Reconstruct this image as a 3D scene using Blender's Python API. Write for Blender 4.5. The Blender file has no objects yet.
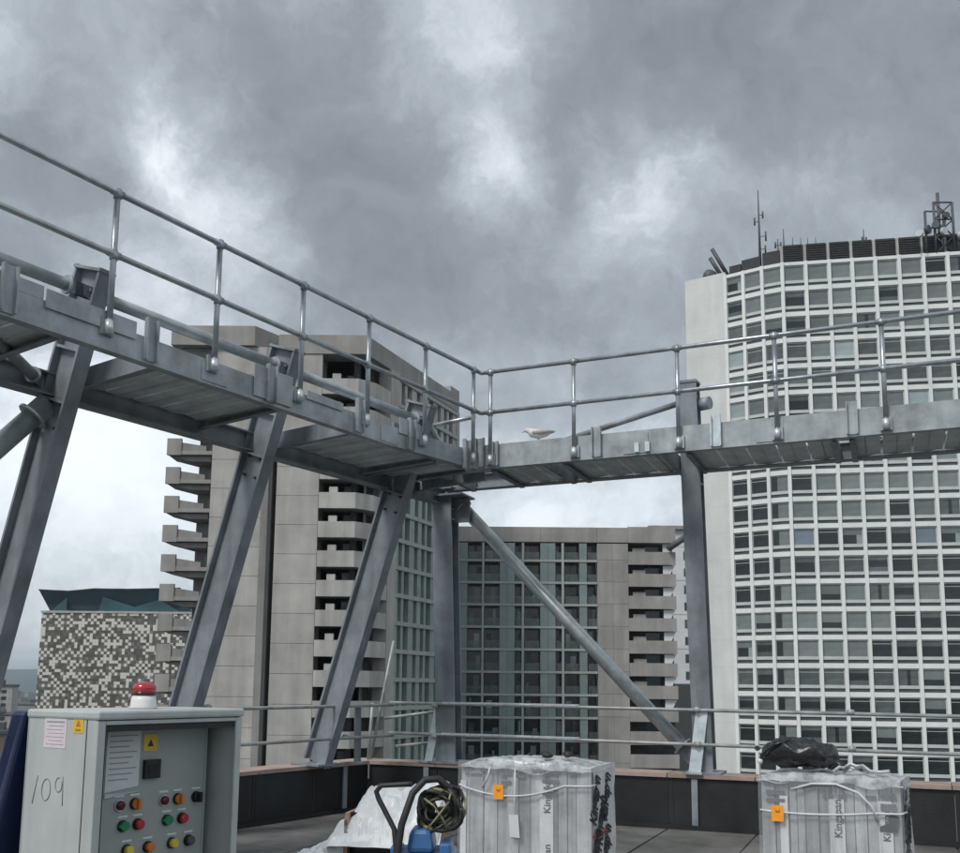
import bpy, math, random
from mathutils import Vector, Matrix
from mathutils.noise import noise as pnoise
random.seed(7)
SC = bpy.context.scene
COL = SC.collection
V = Vector
R = math.radians

# ------------------------------------------------------------------ camera
FPX, PPX, PPY = 961.0, 480.0, 554.0
PITCH, ROLL = R(7.9), 0.0086
EYE = V((0, 0, 1.6))
fw = V((0, math.cos(PITCH), math.sin(PITCH)))
up0 = V((0, -math.sin(PITCH), math.cos(PITCH)))
rt = V((math.cos(ROLL), 0, 0)) + up0 * math.sin(ROLL)
up = up0 * math.cos(ROLL) - V((math.sin(ROLL), 0, 0))
cd = bpy.data.cameras.new('camera')
cam = bpy.data.objects.new('camera', cd)
COL.objects.link(cam)
m3 = Matrix((rt, up, -fw)).transposed()
cam.matrix_world = Matrix.Translation(EYE) @ m3.to_4x4()
cd.sensor_width = 36
cd.lens = 36 * FPX / 960
cd.shift_y = (PPY - 426.5) / 960
cd.clip_start = 0.05
cd.clip_end = 30000
SC.camera = cam

def ray(x, y):
    return (fw + rt * ((x - PPX) / FPX) - up * ((y - PPY) / FPX)).normalized()
def at(x, y, Y):
    """the point at depth Y (metres ahead of the roof's viewpoint) seen along a direction"""
    d = ray(x, y)
    return EYE + d * (Y / d.y)

# ------------------------------------------------------------------ node helpers
class NT:
    def __init__(s, nt): s.nt = nt; s.n = nt.nodes; s.l = nt.links
    def new(s, t, **kw):
        n = s.n.new(t)
        for k, v in kw.items():
            if hasattr(n, k): setattr(n, k, v)
        return n
    def put(s, sock, v):
        if hasattr(v, 'is_output') or isinstance(v, bpy.types.NodeSocket): s.l.new(v, sock)
        else: sock.default_value = v
    def math(s, op, a, b=None, c=None, clamp=False):
        n = s.n.new('ShaderNodeMath'); n.operation = op; n.use_clamp = clamp
        s.put(n.inputs[0], a)
        if b is not None: s.put(n.inputs[1], b)
        if c is not None: s.put(n.inputs[2], c)
        return n.outputs[0]
    def vmath(s, op, a, b=None):
        n = s.n.new('ShaderNodeVectorMath'); n.operation = op
        s.put(n.inputs[0], a)
        if b is not None: s.put(n.inputs[1], b)
        return n.outputs['Value'] if op in ('DOT_PRODUCT', 'LENGTH') else n.outputs[0]
    def noise(s, vec, scale, detail=4, rough=.55, dist=0.0):
        n = s.n.new('ShaderNodeTexNoise')
        s.put(n.inputs['Vector'], vec); n.inputs['Scale'].default_value = scale
        n.inputs['Detail'].default_value = detail; n.inputs['Roughness'].default_value = rough
        n.inputs['Distortion'].default_value = dist
        return n
    def ramp(s, fac, stops):
        n = s.n.new('ShaderNodeValToRGB'); s.put(n.inputs[0], fac)
        e = n.color_ramp.elements
        while len(e) < len(stops): e.new(0.5)
        for el, (p, c) in zip(e, stops):
            el.position = p; el.color = (*c, 1) if len(c) == 3 else c
        return n.outputs[0]
    def mix(s, fac, a, b, mode='MIX'):
        n = s.n.new('ShaderNodeMix'); n.data_type = 'RGBA'; n.blend_type = mode
        s.put(n.inputs[0], fac)
        s.put(n.inputs[6], a if not isinstance(a, tuple) else (*a[:3], 1))
        s.put(n.inputs[7], b if not isinstance(b, tuple) else (*b[:3], 1))
        return n.outputs[2]
    def comb(s, x, y, z):
        n = s.n.new('ShaderNodeCombineXYZ')
        for i, v in enumerate((x, y, z)): s.put(n.inputs[i], v)
        return n.outputs[0]
    def sep(s, v):
        n = s.n.new('ShaderNodeSeparateXYZ'); s.put(n.inputs[0], v); return n.outputs

# ------------------------------------------------------------------ world: broken overcast
SUN_EL, SUN_AZ = R(50), R(220)      # azimuth clockwise from +Y: behind the camera, a little left
w = bpy.data.worlds.new('World'); SC.world = w; w.use_nodes = True
t = NT(w.node_tree); t.n.clear()
out = t.new('ShaderNodeOutputWorld'); bg = t.new('ShaderNodeBackground')
t.l.new(bg.outputs[0], out.inputs[0])
sky = t.new('ShaderNodeTexSky'); sky.sky_type = 'NISHITA'; sky.sun_disc = False
sky.sun_elevation = SUN_EL; sky.sun_rotation = SUN_AZ
sky.air_density = 1.3; sky.dust_density = 2.0
blue = t.mix(1.0, sky.outputs[0], (0.085, 0.085, 0.085), 'MULTIPLY')
dirn = t.new('ShaderNodeTexCoord').outputs['Generated']
dx, dy, dz = t.sep(dirn)
den = t.math('ADD', t.math('MAXIMUM', dz, 0.0), 0.22)
flat = t.comb(t.math('DIVIDE', dx, den), t.math('DIVIDE', dy, den), 0.37)
wn = t.noise(dirn, 3.2, 6, .6)
warp = t.vmath('ADD', dirn, t.vmath('MULTIPLY', t.vmath('SUBTRACT', wn.outputs['Color'], (0.5, 0.5, 0.5)), (0.15, 0.15, 0.15)))
wn2 = t.noise(dirn, 13, 5, .65)
warp = t.vmath('ADD', warp, t.vmath('MULTIPLY', t.vmath('SUBTRACT', wn2.outputs['Color'], (0.5, 0.5, 0.5)), (0.07, 0.07, 0.07)))
base = t.noise(flat, 1.15, 8, .55, .4).outputs[0]
fine = t.noise(warp, 4.6, 10, .64, .3).outputs[0]
wisp = t.noise(warp, 19.0, 8, .64, .5).outputs[0]
bright = t.math('ADD', t.math('MULTIPLY_ADD', base, 0.55, 0.155), t.math('MULTIPLY_ADD', fine, 0.62, -0.31))
bright = t.math('ADD', bright, t.math('MULTIPLY_ADD', wisp, 0.28, -0.14))
# banks of cloud and thin places between them: (direction, angular radius, lightness)
BANKS = [((330, 120), .20, -.15), ((240, 60), .13, -.12), ((560, 280), .20, -.18), ((400, 290), .14, -.13), ((860, 50), .22, -.24), ((960, 110), .12, -.14), ((700, 60), .12, -.12), ((740, 270), .10, -.04), ((50, 200), .11, -.22), ((50, 130), .08, -.16),
         ((600, 110), .09, -.10), ((580, 190), .045, -.12), ((430, 12), .05, .12), ((490, 50), .055, .24), ((505, 150), .04, .12), ((522, 175), .040, .20), ((470, 155), .035, .12), ((650, 165), .055, .26), ((625, 215), .06, .16), ((690, 225), .05, .08),
         ((165, 150), .040, .26), ((140, 120), .035, .14), ((205, 200), .050, .22), ((235, 235), .05, .16), ((300, 270), .04, .06), ((10, 60), .06, .10), ((860, 185), .09, .06), ((930, 160), .07, .06),
         ((560, 508), .14, .24), ((140, 470), .18, .20), ((150, 270), .08, .08), ((30, 420), .10, .12), ((760, 200), .05, .08), ((60, 620), .10, -.08)]
acc = bright
for (px, py), rad, amp in BANKS:
    c = ray(px, py)
    d = t.vmath('LENGTH', t.vmath('SUBTRACT', warp, tuple(c)))
    g = t.math('EXPONENT', t.math('MULTIPLY', t.math('POWER', t.math('DIVIDE', d, rad), 2.0), -1.0))
    acc = t.math('MULTIPLY_ADD', g, amp, acc)
low = t.math('SUBTRACT', 1.0, t.math('MULTIPLY', t.math('ABSOLUTE', dz), 3.2), clamp=True)
acc = t.math('MULTIPLY_ADD', low, 0.10, acc)
cloud = t.ramp(acc, [(0.0, (.116, .134, .150)), (.22, (.172, .195, .218)), (.40, (.262, .292, .323)), (.54, (.385, .42, .455)), (.68, (.535, .57, .60)), (1.0, (.68, .70, .72))])
cover = t.math('SUBTRACT', 1.0, t.math('MULTIPLY', low, 0.22))
skyc = t.mix(cover, blue, cloud)
t.l.new(skyc, bg.inputs[0]); bg.inputs[1].default_value = 1.0

sd = bpy.data.lights.new('sun', 'SUN'); sd.energy = 1.3; sd.angle = R(16); sd.color = (1, .965, .92)
sun = bpy.data.objects.new('sun', sd); COL.objects.link(sun)
sdir = V((math.sin(SUN_AZ) * math.cos(SUN_EL), math.cos(SUN_AZ) * math.cos(SUN_EL), math.sin(SUN_EL)))
sun.rotation_euler = sdir.to_track_quat('Z', 'Y').to_euler()
sun.location = (0, -5, 40)

SC.view_settings.view_transform = 'Standard'
SC.view_settings.look = 'None'
SC.view_settings.exposure = 0.86
SC.view_settings.gamma = 1
SC.cycles.max_bounces = 5
SC.cycles.diffuse_bounces = 3
SC.cycles.glossy_bounces = 3
w.cycles.sampling_method = 'MANUAL'
w.cycles.sample_map_resolution = 512
SC.cycles.transparent_max_bounces = 12
SC.cycles.use_denoising = True

# ------------------------------------------------------------------ materials
def M(name, col, rough=.6, metal=0.0, var=.12, scale=4.0, col2=None, bump=0.0, bscale=30, detail=4, spec=.5, streak=0.0, alpha=1.0, coat=0, rand=0.0, ramp=(.35, .65)):
    m = bpy.data.materials.new(name); m.use_nodes = True
    t = NT(m.node_tree); b = t.n['Principled BSDF']
    tc = t.new('ShaderNodeTexCoord').outputs['Object']
    c2 = col2 or tuple(c * (1 - var) for c in col)
    c1 = col if col2 else tuple(min(1, c * (1 + var)) for c in col)
    nz = t.noise(tc, scale, detail, .6)
    c = t.ramp(nz.outputs[0], [(ramp[0], c2), (ramp[1], c1)])
    if streak:
        mp = t.vmath('MULTIPLY', tc, (1.0, 1.0, .08))
        sn = t.noise(mp, scale * 2.2, 5, .6)
        k = t.ramp(sn.outputs[0], [(.3, (1 - streak,) * 3), (.62, (1, 1, 1))])
        c = t.mix(1.0, c, k, 'MULTIPLY')
    if rand:
        oi = t.new('ShaderNodeObjectInfo').outputs['Random']
        k = t.math('MULTIPLY_ADD', oi, rand * 2, 1 - rand)
        c = t.mix(1.0, c, t.comb(k, k, k), 'MULTIPLY')
    t.l.new(c, b.inputs['Base Color'])
    rg = t.math('MULTIPLY_ADD', nz.outputs[0], .16, rough - .08)
    t.l.new(rg, b.inputs['Roughness'])
    b.inputs['Metallic'].default_value = metal
    b.inputs['Specular IOR Level'].default_value = spec
    b.inputs['Alpha'].default_value = alpha
    b.inputs['Coat Weight'].default_value = coat
    if bump:
        bn = t.noise(tc, bscale, 5, .6)
        bp = t.new('ShaderNodeBump'); bp.inputs['Strength'].default_value = bump; bp.inputs['Distance'].default_value = .01
        t.l.new(bn.outputs[0], bp.inputs['Height']); t.l.new(bp.outputs[0], b.inputs['Normal'])
    return m

steel = M('galvanised_steel', (.35, .38, .395), .5, .15, .30, 3.0, bump=.18, bscale=60, streak=.22, detail=7)
steel_leg = M('dull_galvanised_steel', (.25, .275, .30), .52, .15, .26, 2.2, bump=.15, bscale=50, streak=.32, detail=7)
steel_tube = M('galvanised_tube', (.40, .44, .45), .40, .55, .18, 6, bump=.08, bscale=80, detail=6)
rail_m = M('handrail_tube', (.36, .39, .41), .34, .65, .2, 8, detail=5)
rail_low = M('weathered_rail_tube', (.34, .36, .35), .5, .3, .25, 5, detail=5)
clampm = M('bright_zinc_clamp', (.62, .65, .66), .35, .5, .15, 20)
pale_steel = M('bright_new_galvanising', (.60, .68, .70), .45, .25, .16, 9, detail=7)
deckm = M('deck_plank_steel', (.50, .54, .56), .5, .2, .15, 4, detail=5)
bolt_m = M('dark_bolts', (.05, .055, .06), .5, .5)
felt = M('roof_felt', (.175, .17, .16), .7, 0, .1, 1.3, col2=(.080, .080, .078), bump=.5, bscale=220, detail=9, rand=.12, ramp=(.38, .62))
upst = M('black_upstand_felt', (.017, .019, .021), .5, 0, .3, 2.0, bump=.3, bscale=60, streak=.35, rand=.25)
coping_m = M('pinkish_coping', (.42, .30, .27), .8, 0, .1, 3, col2=(.27, .22, .19), bump=.3, bscale=40, rand=.15, detail=8)
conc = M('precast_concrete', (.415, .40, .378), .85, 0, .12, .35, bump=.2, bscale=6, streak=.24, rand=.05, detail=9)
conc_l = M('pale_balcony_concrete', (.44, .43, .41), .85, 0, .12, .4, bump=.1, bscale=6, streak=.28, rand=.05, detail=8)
conc_d = M('dark_grey_concrete', (.255, .25, .24), .85, 0, .1, .4, streak=.25, rand=.05)  # darker grey concrete for cores, corbels, slabs and rear walls
conc_m = M('grey_brown_concrete', (.325, .31, .298), .85, 0, .12, .35, bump=.1, bscale=5, streak=.24, rand=.05, detail=8)
joint_m = M('dark_joint', (.05, .048, .045), .9)
white_w = M('white_tower_concrete', (.78, .80, .785), .75, 0, .05, .25, streak=.10, detail=9, rand=.02)
white_s = M('white_mosaic_wall', (.66, .68, .665), .75, 0, .07, .3, streak=.12, detail=9, bump=.1, bscale=8)
white_r = M('white_render_wall', (.64, .65, .66), .8, 0, .06, .3)
frame_g = M('window_transom', (.52, .55, .545), .5, 0, .08, 2)
dark_v = M('dark_vent_louvre', (.062, .070, .072), .5, 0, .2, 3)
def glass(name, col, rough=.06, spec=.55, rand=.25, scale=.9, var=.35):
    return M(name, col, rough + .08, 0, var, scale, spec=spec, rand=rand, detail=3)
g_dark = glass('dark_window_glass', (.02, .026, .028))
g_mid = glass('grey_window_glass', (.092, .106, .106), var=.25)
g_pale = glass('blind_behind_glass', (.165, .188, .186), .12, var=.14)
g_blue = glass('painted_sky_glass', (.15, .19, .23), .05, var=.1)  # pale blue base colour paints in a sky reflection
g_lite = glass('pale_blind_glass', (.31, .37, .38), .15, var=.1)
teal = M('teal_glazed_panel', (.165, .215, .212), .22, 0, .12, .6, spec=.6, rand=.12)
teal_p = M('pale_green_panel', (.26, .32, .30), .3, 0, .12, .6, rand=.08)
slab_g = M('thin_floor_edge', (.34, .365, .345), .7, 0, .08, 1, rand=.05)
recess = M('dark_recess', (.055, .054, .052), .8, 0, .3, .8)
curtain = M('room_behind_window', (.13, .135, .125), .5, 0, .3, 1.2, rand=.5)
plant_m = M('roof_plant_louvre', (.040, .041, .042), .8, 0, .25, 2)
mast_m = M('mast_steel', (.09, .095, .105), .6, .3, .2, 3)
cab_m = M('light_grey_cabinet_paint', (.46, .49, .48), .42, 0, .07, 5, bump=.05, bscale=90, streak=.16, coat=.05, detail=10)
cab_in = M('grey_panel_paint', (.30, .335, .325), .45, 0, .04, 6, coat=.05)
rub = M('black_rubber', (.018, .018, .019), .55, 0, .2, 20)
navy = M('navy_paint', (.008, .018, .062), .35, 0, .2, 5)
redp = M('red_plastic', (.40, .014, .028), .25, 0, .1, 20, spec=.6, coat=.4)
redd = M('dark_red_lens', (.075, .008, .01), .2, 0, .1, 20)
orgp = M('orange_plastic', (.55, .17, .03), .3, 0, .1, 20)
grnp = M('green_plastic', (.015, .19, .085), .3, 0, .1, 20)
yelp = M('yellow_plastic', (.60, .48, .07), .35, 0, .1, 20)
blkp = M('black_plastic', (.012, .015, .015), .35, 0, .1, 20)
whtp = M('white_plastic', (.68, .68, .67), .4, 0, .05, 20)
paper = M('paper', (.62, .59, .62), .8, 0, .04, 30)
paper_w = M('white_paper', (.60, .62, .63), .8, 0, .03, 30)
ink = M('grey_ink', (.27, .28, .30), .8)
inkp = M('pink_ink', (.45, .27, .33), .8)
penc = M('pencil_mark', (.18, .21, .20), .8)
yel_l = M('yellow_label', (.66, .45, .04), .5, 0, .05, 30)
org_l = M('orange_label', (.93, .36, .03), .5, 0, .06, 30)
alum = M('aluminium_strip', (.55, .57, .58), .4, .6, .1, 10)
foil = M('foil_board_edges', (.50, .515, .53), .34, .1, .22, 5, streak=.5, detail=9, rand=.28)
filmw = M('printed_white_film', (.76, .77, .78), .35, 0, .1, 6, bump=.25, bscale=14, streak=.1, detail=7)
film_t = M('bunched_film', (.58, .60, .62), .22, 0, .18, 11, col2=(.20, .215, .225), ramp=(.36, .56), bump=.8, bscale=16, detail=7, spec=.8, alpha=.85)  # colour noise paints bright highlights among dark patches into the film
strap_m = M('white_strap', (.56, .58, .60), .35, 0, .12, 12)
film_c = M('clear_stretch_film', (.62, .65, .68), .16, 0, .1, 5, bump=1.0, bscale=9, alpha=.22, spec=.9, detail=8)
blktxt = M('black_print', (.014, .014, .016), .5, 0, .1, 20)
redtxt = M('red_print', (.42, .02, .03), .5, 0, .1, 20)
tarp = M('white_tarpaulin', (.72, .74, .75), .34, 0, .14, 4, bump=.9, bscale=11, detail=8)
bagm = M('black_bin_bag', (.012, .012, .014), .26, 0, .2, 12, bump=.5, bscale=35, spec=.6)
bluep = M('blue_machine_paint', (.035, .12, .30), .38, 0, .1, 8, coat=.3)
hose_d = M('black_hose', (.025, .026, .022), .5, 0, .2, 20)
hose_y = M('muddy_yellow_hose', (.20, .19, .10), .55, 0, .3, 20)
wood = M('pinkish_timber', (.42, .27, .21), .7, 0, .15, 9, detail=6)
gullw = M('gull_feathers', (.72, .70, .66), .8, 0, .06, 30)
gullg = M('gull_wing', (.46, .44, .42), .8, 0, .1, 30)
gully = M('gull_bill', (.75, .5, .12), .5)
grass_g = M('city_ground', (.06, .075, .06), .95, 0, .1, .02, col2=(.11, .11, .105), detail=10)
hillm = M('wooded_hills', (.035, .055, .035), .95, 0, .3, .002, detail=8)
city1 = M('city_brick', (.16, .13, .11), .85, 0, .2, .05, rand=.2)
city2 = M('city_concrete', (.22, .22, .215), .85, 0, .2, .05, rand=.3)
roofd = M('dark_city_roof', (.075, .08, .085), .8, 0, .25, .1, rand=.2)
treem = M('city_trees', (.045, .065, .035), .9, 0, .35, .2)
crown_g = M('crown_teal_glass', (.020, .052, .072), .10, 0, .3, .06, spec=.6)
crown_l = M('crown_pale_glass', (.07, .14, .165), .12, 0, .25, .08, spec=.6)
rimm = M('dark_crown_rim', (.02, .025, .03), .5)

def clad_material():
    m = bpy.data.materials.new('tessellated_cladding'); m.use_nodes = True
    t = NT(m.node_tree); b = t.n['Principled BSDF']
    tc = t.new('ShaderNodeTexCoord').outputs['Object']
    x, y, z = t.sep(tc)
    u = t.math('DIVIDE', t.math('ADD', x, y), 1.3); v = t.math('DIVIDE', z, 1.3)
    # diagonal lattice so that neighbouring pale tiles read as crosses
    fu, fv = t.math('FLOOR', u), t.math('FLOOR', v)
    cell = t.comb(fu, fv, 0)
    wn = t.new('ShaderNodeTexWhiteNoise'); wn.noise_dimensions = '3D'; t.l.new(cell, wn.inputs['Vector'])
    cn = t.noise(t.comb(t.math('MULTIPLY', fu, .42), t.math('MULTIPLY', fv, .42), 3.3), 1.0, 1, .5).outputs[0]
    par = t.math('MODULO', t.math('ABSOLUTE', t.math('ADD', fu, fv)), 2.0)
    sel = t.math('MULTIPLY_ADD', cn, .5, wn.outputs['Value'])
    thr = t.math('MULTIPLY_ADD', par, .42, .70)
    pale = t.math('GREATER_THAN', sel, thr)
    gu = t.math('SUBTRACT', t.math('FRACT', u), .5); gv = t.math('SUBTRACT', t.math('FRACT', v), .5)
    rr = t.math('MAXIMUM', t.math('ABSOLUTE', gu), t.math('ABSOLUTE', gv))
    inside = t.math('LESS_THAN', t.math('MULTIPLY_ADD', t.vmath('LENGTH', t.comb(gu, gv, 0)), .5, t.math('MULTIPLY', rr, .5)), .54)
    k = t.math('MULTIPLY', pale, inside)
    dk = t.ramp(wn.outputs['Value'], [(0, (.07, .065, .056)), (.5, (.13, .12, .10)), (1, (.23, .215, .19))])
    c = t.mix(k, dk, (.66, .63, .57))
    t.l.new(c, b.inputs['Base Color']); b.inputs['Roughness'].default_value = .5
    b.inputs['Metallic'].default_value = .2
    return m
clad = clad_material()

# ------------------------------------------------------------------ mesh builder
ORG = {}
class B:
    def __init__(s): s.v = []; s.f = []; s.m = []; s.cur = 0; s.sm = []
    def face(s, idx, smooth=False): s.f.append(idx); s.m.append(s.cur); s.sm.append(smooth)
    def hexa(s, p):
        n = len(s.v); s.v += [V(q) for q in p]
        for q in ((0, 3, 2, 1), (4, 5, 6, 7), (0, 1, 5, 4), (1, 2, 6, 5), (2, 3, 7, 6), (3, 0, 4, 7)): s.face([n + i for i in q])
        return s
    def box(s, x0, x1, y0, y1, z0, z1):
        return s.hexa([(x0, y0, z0), (x1, y0, z0), (x1, y1, z0), (x0, y1, z0), (x0, y0, z1), (x1, y0, z1), (x1, y1, z1), (x0, y1, z1)])
    def obox(s, c, a, b, h):
        """box about centre c with half vectors a, b, h"""
        c, a, b, h = V(c), V(a), V(b), V(h)
        return s.hexa([c - a - b - h, c + a - b - h, c + a + b - h, c - a + b - h, c - a - b + h, c + a - b + h, c + a + b + h, c - a + b + h])
    def quad(s, *p):
        n = len(s.v); s.v += [V(q) for q in p]; s.face(list(range(n, n + len(p)))); return s
    def prof(s, p0, p1, xa, ya, outline):
        p0, p1, xa, ya = V(p0), V(p1), V(xa), V(ya)
        n = len(s.v); k = len(outline)
        for p in (p0, p1):
            s.v += [p + xa * x + ya * y for x, y in outline]
        for i in range(k):
            j = (i + 1) % k
            s.face([n + i, n + j, n + k + j, n + k + i])
        s.face([n + i for i in range(k)][::-1]); s.face([n + k + i for i in range(k)])
        return s
    def tube(s, pts, r, n=12, cap=True, rs=None):
        pts = [V(p) for p in pts]
        base = len(s.v)
        d0 = (pts[1] - pts[0]).normalized()
        a = d0.orthogonal().normalized()
        for i, p in enumerate(pts):
            if i == 0: d = d0
            elif i == len(pts) - 1: d = (pts[-1] - pts[-2]).normalized()
            else: d = ((pts[i + 1] - p).normalized() + (p - pts[i - 1]).normalized()).normalized()
            a = (a - d * a.dot(d)).normalized(); b = d.cross(a)
            rr = rs[i] if rs else r
            for k in range(n):
                th = 2 * math.pi * k / n
                s.v.append(p + (a * math.cos(th) + b * math.sin(th)) * rr)
        for i in range(len(pts) - 1):
            for k in range(n):
                j = (k + 1) % n
                s.face([base + i * n + k, base + i * n + j, base + (i + 1) * n + j, base + (i + 1) * n + k], True)
        if cap:
            s.face([base + k for k in range(n)][::-1]); s.face([base + (len(pts) - 1) * n + k for k in range(n)])
        return s
    def grid(s, fn, nu, nv, smooth=True, closed=False):
        base = len(s.v)
        for i in range(nu + 1):
            for j in range(nv + 1): s.v.append(V(fn(i / nu, j / nv)))
        for i in range(nu):
            for j in range(nv):
                a = base + i * (nv + 1) + j
                s.face([a, a + nv + 1, a + nv + 2, a + 1], smooth)
        return s
    def mesh(s, name, mats, org=V((0, 0, 0))):
        me = bpy.data.meshes.new(name)
        me.from_pydata([tuple(q - org) for q in s.v], [], s.f)
        for mt in (mats if isinstance(mats, (list, tuple)) else [mats]): me.materials.append(mt)
        for p, mi, sm in zip(me.polygons, s.m, s.sm): p.material_index = mi; p.use_smooth = sm
        me.validate(); me.update()
        return me
    def build(s, name, mats, parent=None, bevel=0):
        if not s.v: return None
        if parent is None:
            xs = [q.x for q in s.v]; ys = [q.y for q in s.v]; zs = [q.z for q in s.v]
            org = V(((min(xs) + max(xs)) / 2, (min(ys) + max(ys)) / 2, min(zs)))
        else: org = ORG[parent.name]
        o = bpy.data.objects.new(name, s.mesh(name, mats, org)); COL.objects.link(o)
        if parent is None: o.location = org
        else: o.parent = parent
        ORG[o.name] = org
        if bevel:
            bm = o.modifiers.new('bevel', 'BEVEL'); bm.width = bevel; bm.segments = 2; bm.limit_method = 'ANGLE'; bm.angle_limit = R(40)
        return o
def tag(o, label, cat, group=None):
    o['label'] = label; o['category'] = cat
    if group: o['group'] = group
    return o
def thing(name, loc, label, cat, group=None):
    o = bpy.data.objects.new(name, None); COL.objects.link(o); o.location = loc; o.empty_display_size = .2
    ORG[o.name] = V(loc)
    return tag(o, label, cat, group)
def inst(name, me, parent, loc, rz=0, sc=None):
    """a child sharing mesh data, placed at a world point"""
    o = bpy.data.objects.new(name, me); COL.objects.link(o)
    o.parent = parent; o.location = V(loc) - ORG[parent.name]; o.rotation_euler.z = rz
    if sc: o.scale = sc
    ORG[o.name] = V(loc)
    return o
def structure(o): o['kind'] = 'structure'; return o
def stuff(o): o['kind'] = 'stuff'; return o

# ------------------------------------------------------------------ roof frames
# two roof edges meet at an obtuse corner; s runs along an edge from the walkway's inner corner, o outwards, z up
CI = V((-.02, 11.26, 0))
AX = {'L': (V((-.555, -.832, 0)).normalized(), V((-.832, .555, 0)).normalized()),
      'R': (V((.920, -.392, 0)).normalized(), V((.392, .920, 0)).normalized())}
def W(side, s, o, z):
    u, n = AX[side]
    return CI + u * s + n * o + V((0, 0, z))
def fbox(b, side, s0, s1, o0, o1, z0, z1):
    P = lambda s, o, z: W(side, s, o, z)
    return b.hexa([P(s0, o0, z0), P(s1, o0, z0), P(s1, o1, z0), P(s0, o1, z0), P(s0, o0, z1), P(s1, o0, z1), P(s1, o1, z1), P(s0, o1, z1)])
def corner(oL, oR, z=0):
    """where the line at offset oL along the left edge meets the line at offset oR along the right edge"""
    uL, nL = AX['L']; uR, nR = AX['R']
    d = nR * oR - nL * oL
    det = uL.x * (-uR.y) + uR.x * uL.y
    a = (d.x * (-uR.y) + uR.x * d.y) / det
    return CI + nL * oL + uL * a + V((0, 0, z))
def s_at(side, P):
    return (V(P) - CI).dot(AX[side][0])

# ------------------------------------------------------------------ ground, hills, far city
GZ = -48.0
HAZE = 1.3e-4
b = B(); b.quad((-14000, -6000, GZ), (14000, -6000, GZ), (14000, 14000, GZ), (-14000, 14000, GZ))
structure(b.build('ground', grass_g))
b = B()
def hill(u, v):
    a = -math.pi * .95 + u * math.pi * 1.9
    r = 5200 + v * 3600
    prof = math.sin(math.pi * min(1, v * 1.0)) ** .8
    h = (118 + 60 * pnoise(V((a * 4.5, .3, 0))) + 26 * pnoise(V((a * 17, v * 3, 5))) + 10 * pnoise(V((a * 60, v * 9, 2)))) * prof
    return (r * math.sin(a), r * math.cos(a), GZ - 1 + h)
b.grid(hill, 420, 14)
structure(b.build('hills', hillm))
b = B()
rnd = random.Random(3)
for i in range(1500):
    a = R(rnd.uniform(-58, 50)); r = 480 + 3200 * rnd.random() ** 1.3
    x, y = r * math.sin(a), r * math.cos(a)
    if -215 < x + .0 < -110 and y < 520: continue
    h = rnd.choice([8, 9, 11, 13, 16, 22, 30]) * rnd.uniform(.8, 1.15)
    ww, dd = rnd.uniform(10, 34), rnd.uniform(10, 24)
    th = rnd.uniform(0, 3.1)
    A = V((math.cos(th), math.sin(th), 0)); Bv = V((-math.sin(th), math.cos(th), 0))
    b.cur = rnd.choice([0, 0, 1]); b.obox((x, y, GZ + h / 2), A * ww / 2, Bv * dd / 2, V((0, 0, h / 2)))
    b.cur = 2; b.obox((x, y, GZ + h + .5), A * (ww / 2 + .4), Bv * (dd / 2 + .4), V((0, 0, .5)))
    b.cur = 3
    for k in range(3):
        lvl = GZ + 2 + (h - 3) * k / 3
        b.obox((x, y, lvl), A * (ww / 2 + .06), Bv * (dd / 2 + .06), V((0, 0, .75)))
stuff(b.build('distant_city', [city1, city2, roofd, dark_v]))
b = B()
for i in range(2600):
    a = R(rnd.uniform(-58, 45)); r = 260 + 3000 * rnd.random() ** 1.2
    x, y = r * math.sin(a), r * math.cos(a)
    h = rnd.uniform(6, 14); q = rnd.uniform(4, 9)
    n = len(b.v)
    ring = []
    for zz, rr in ((.1, .5), (.45, 1), (.8, .75), (1, .15)):
        for k in range(6):
            th = k * math.pi / 3 + rnd.random() * .4
            b.v.append(V((x + q * rr * math.cos(th) * rnd.uniform(.7, 1.2), y + q * rr * math.sin(th) * rnd.uniform(.7, 1.2), GZ + h * zz)))
    for l in range(3):
        for k in range(6):
            j = (k + 1) % 6
            b.face([n + l * 6 + k, n + l * 6 + j, n + (l + 1) * 6 + j, n + (l + 1) * 6 + k])
stuff(b.build('distant_trees', treem))

# nearer roofs seen between the cabinet and the picture's left side
def low_block(loc, wdt, dep, h, rz, wallm, label, storeys):
    root = thing('low_building', loc, label, 'building', 'flat roofed buildings below the roof terrace')
    A = V((math.cos(rz), math.sin(rz), 0)); D = V((-math.sin(rz), math.cos(rz), 0)); L = V(loc)
    B().obox(L + V((0, 0, h / 2)), A * wdt / 2, D * dep / 2, V((0, 0, h / 2))).build('wall', wallm, root)
    q = B(); q.obox(L + V((0, 0, h + .5)), A * (wdt / 2 + .5), D * (dep / 2 + .5), V((0, 0, .5)))
    q.obox(L + V((0, 0, h + 2)) + A * wdt * .2, A * wdt * .12, D * dep * .2, V((0, 0, 1.4)))
    q.build('roof', [roofd], root)
    wm = B().box(0, 2.4, -.12, .05, 0, 1.7).mesh('window', [g_dark])
    n = int(wdt / 4)
    for k in range(storeys):
        for i in range(n):
            p = L + A * (-wdt / 2 + 1 + i * 4) - D * dep / 2 + V((0, 0, h - 3.4 * (k + 1)))
            inst('window', wm, root, p, rz)
low_block((-96, 190, GZ), 26, 18, 30, .5, city2, 'grey flat roofed block nearest below at the far left of the roof', 4)
low_block((-172, 330, GZ), 34, 20, 33, .35, city1, 'brown brick block with dark windows beyond the grey flat roofed one', 4)
low_block((-255, 500, GZ), 30, 20, 48, .3, conc_l, 'pale tall block at the left side of the picture under the hills', 5)
low_block((-150, 262, GZ), 30, 16, 22, .6, city2, 'low wide grey block between the brown brick one and the grey one', 3)

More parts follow.
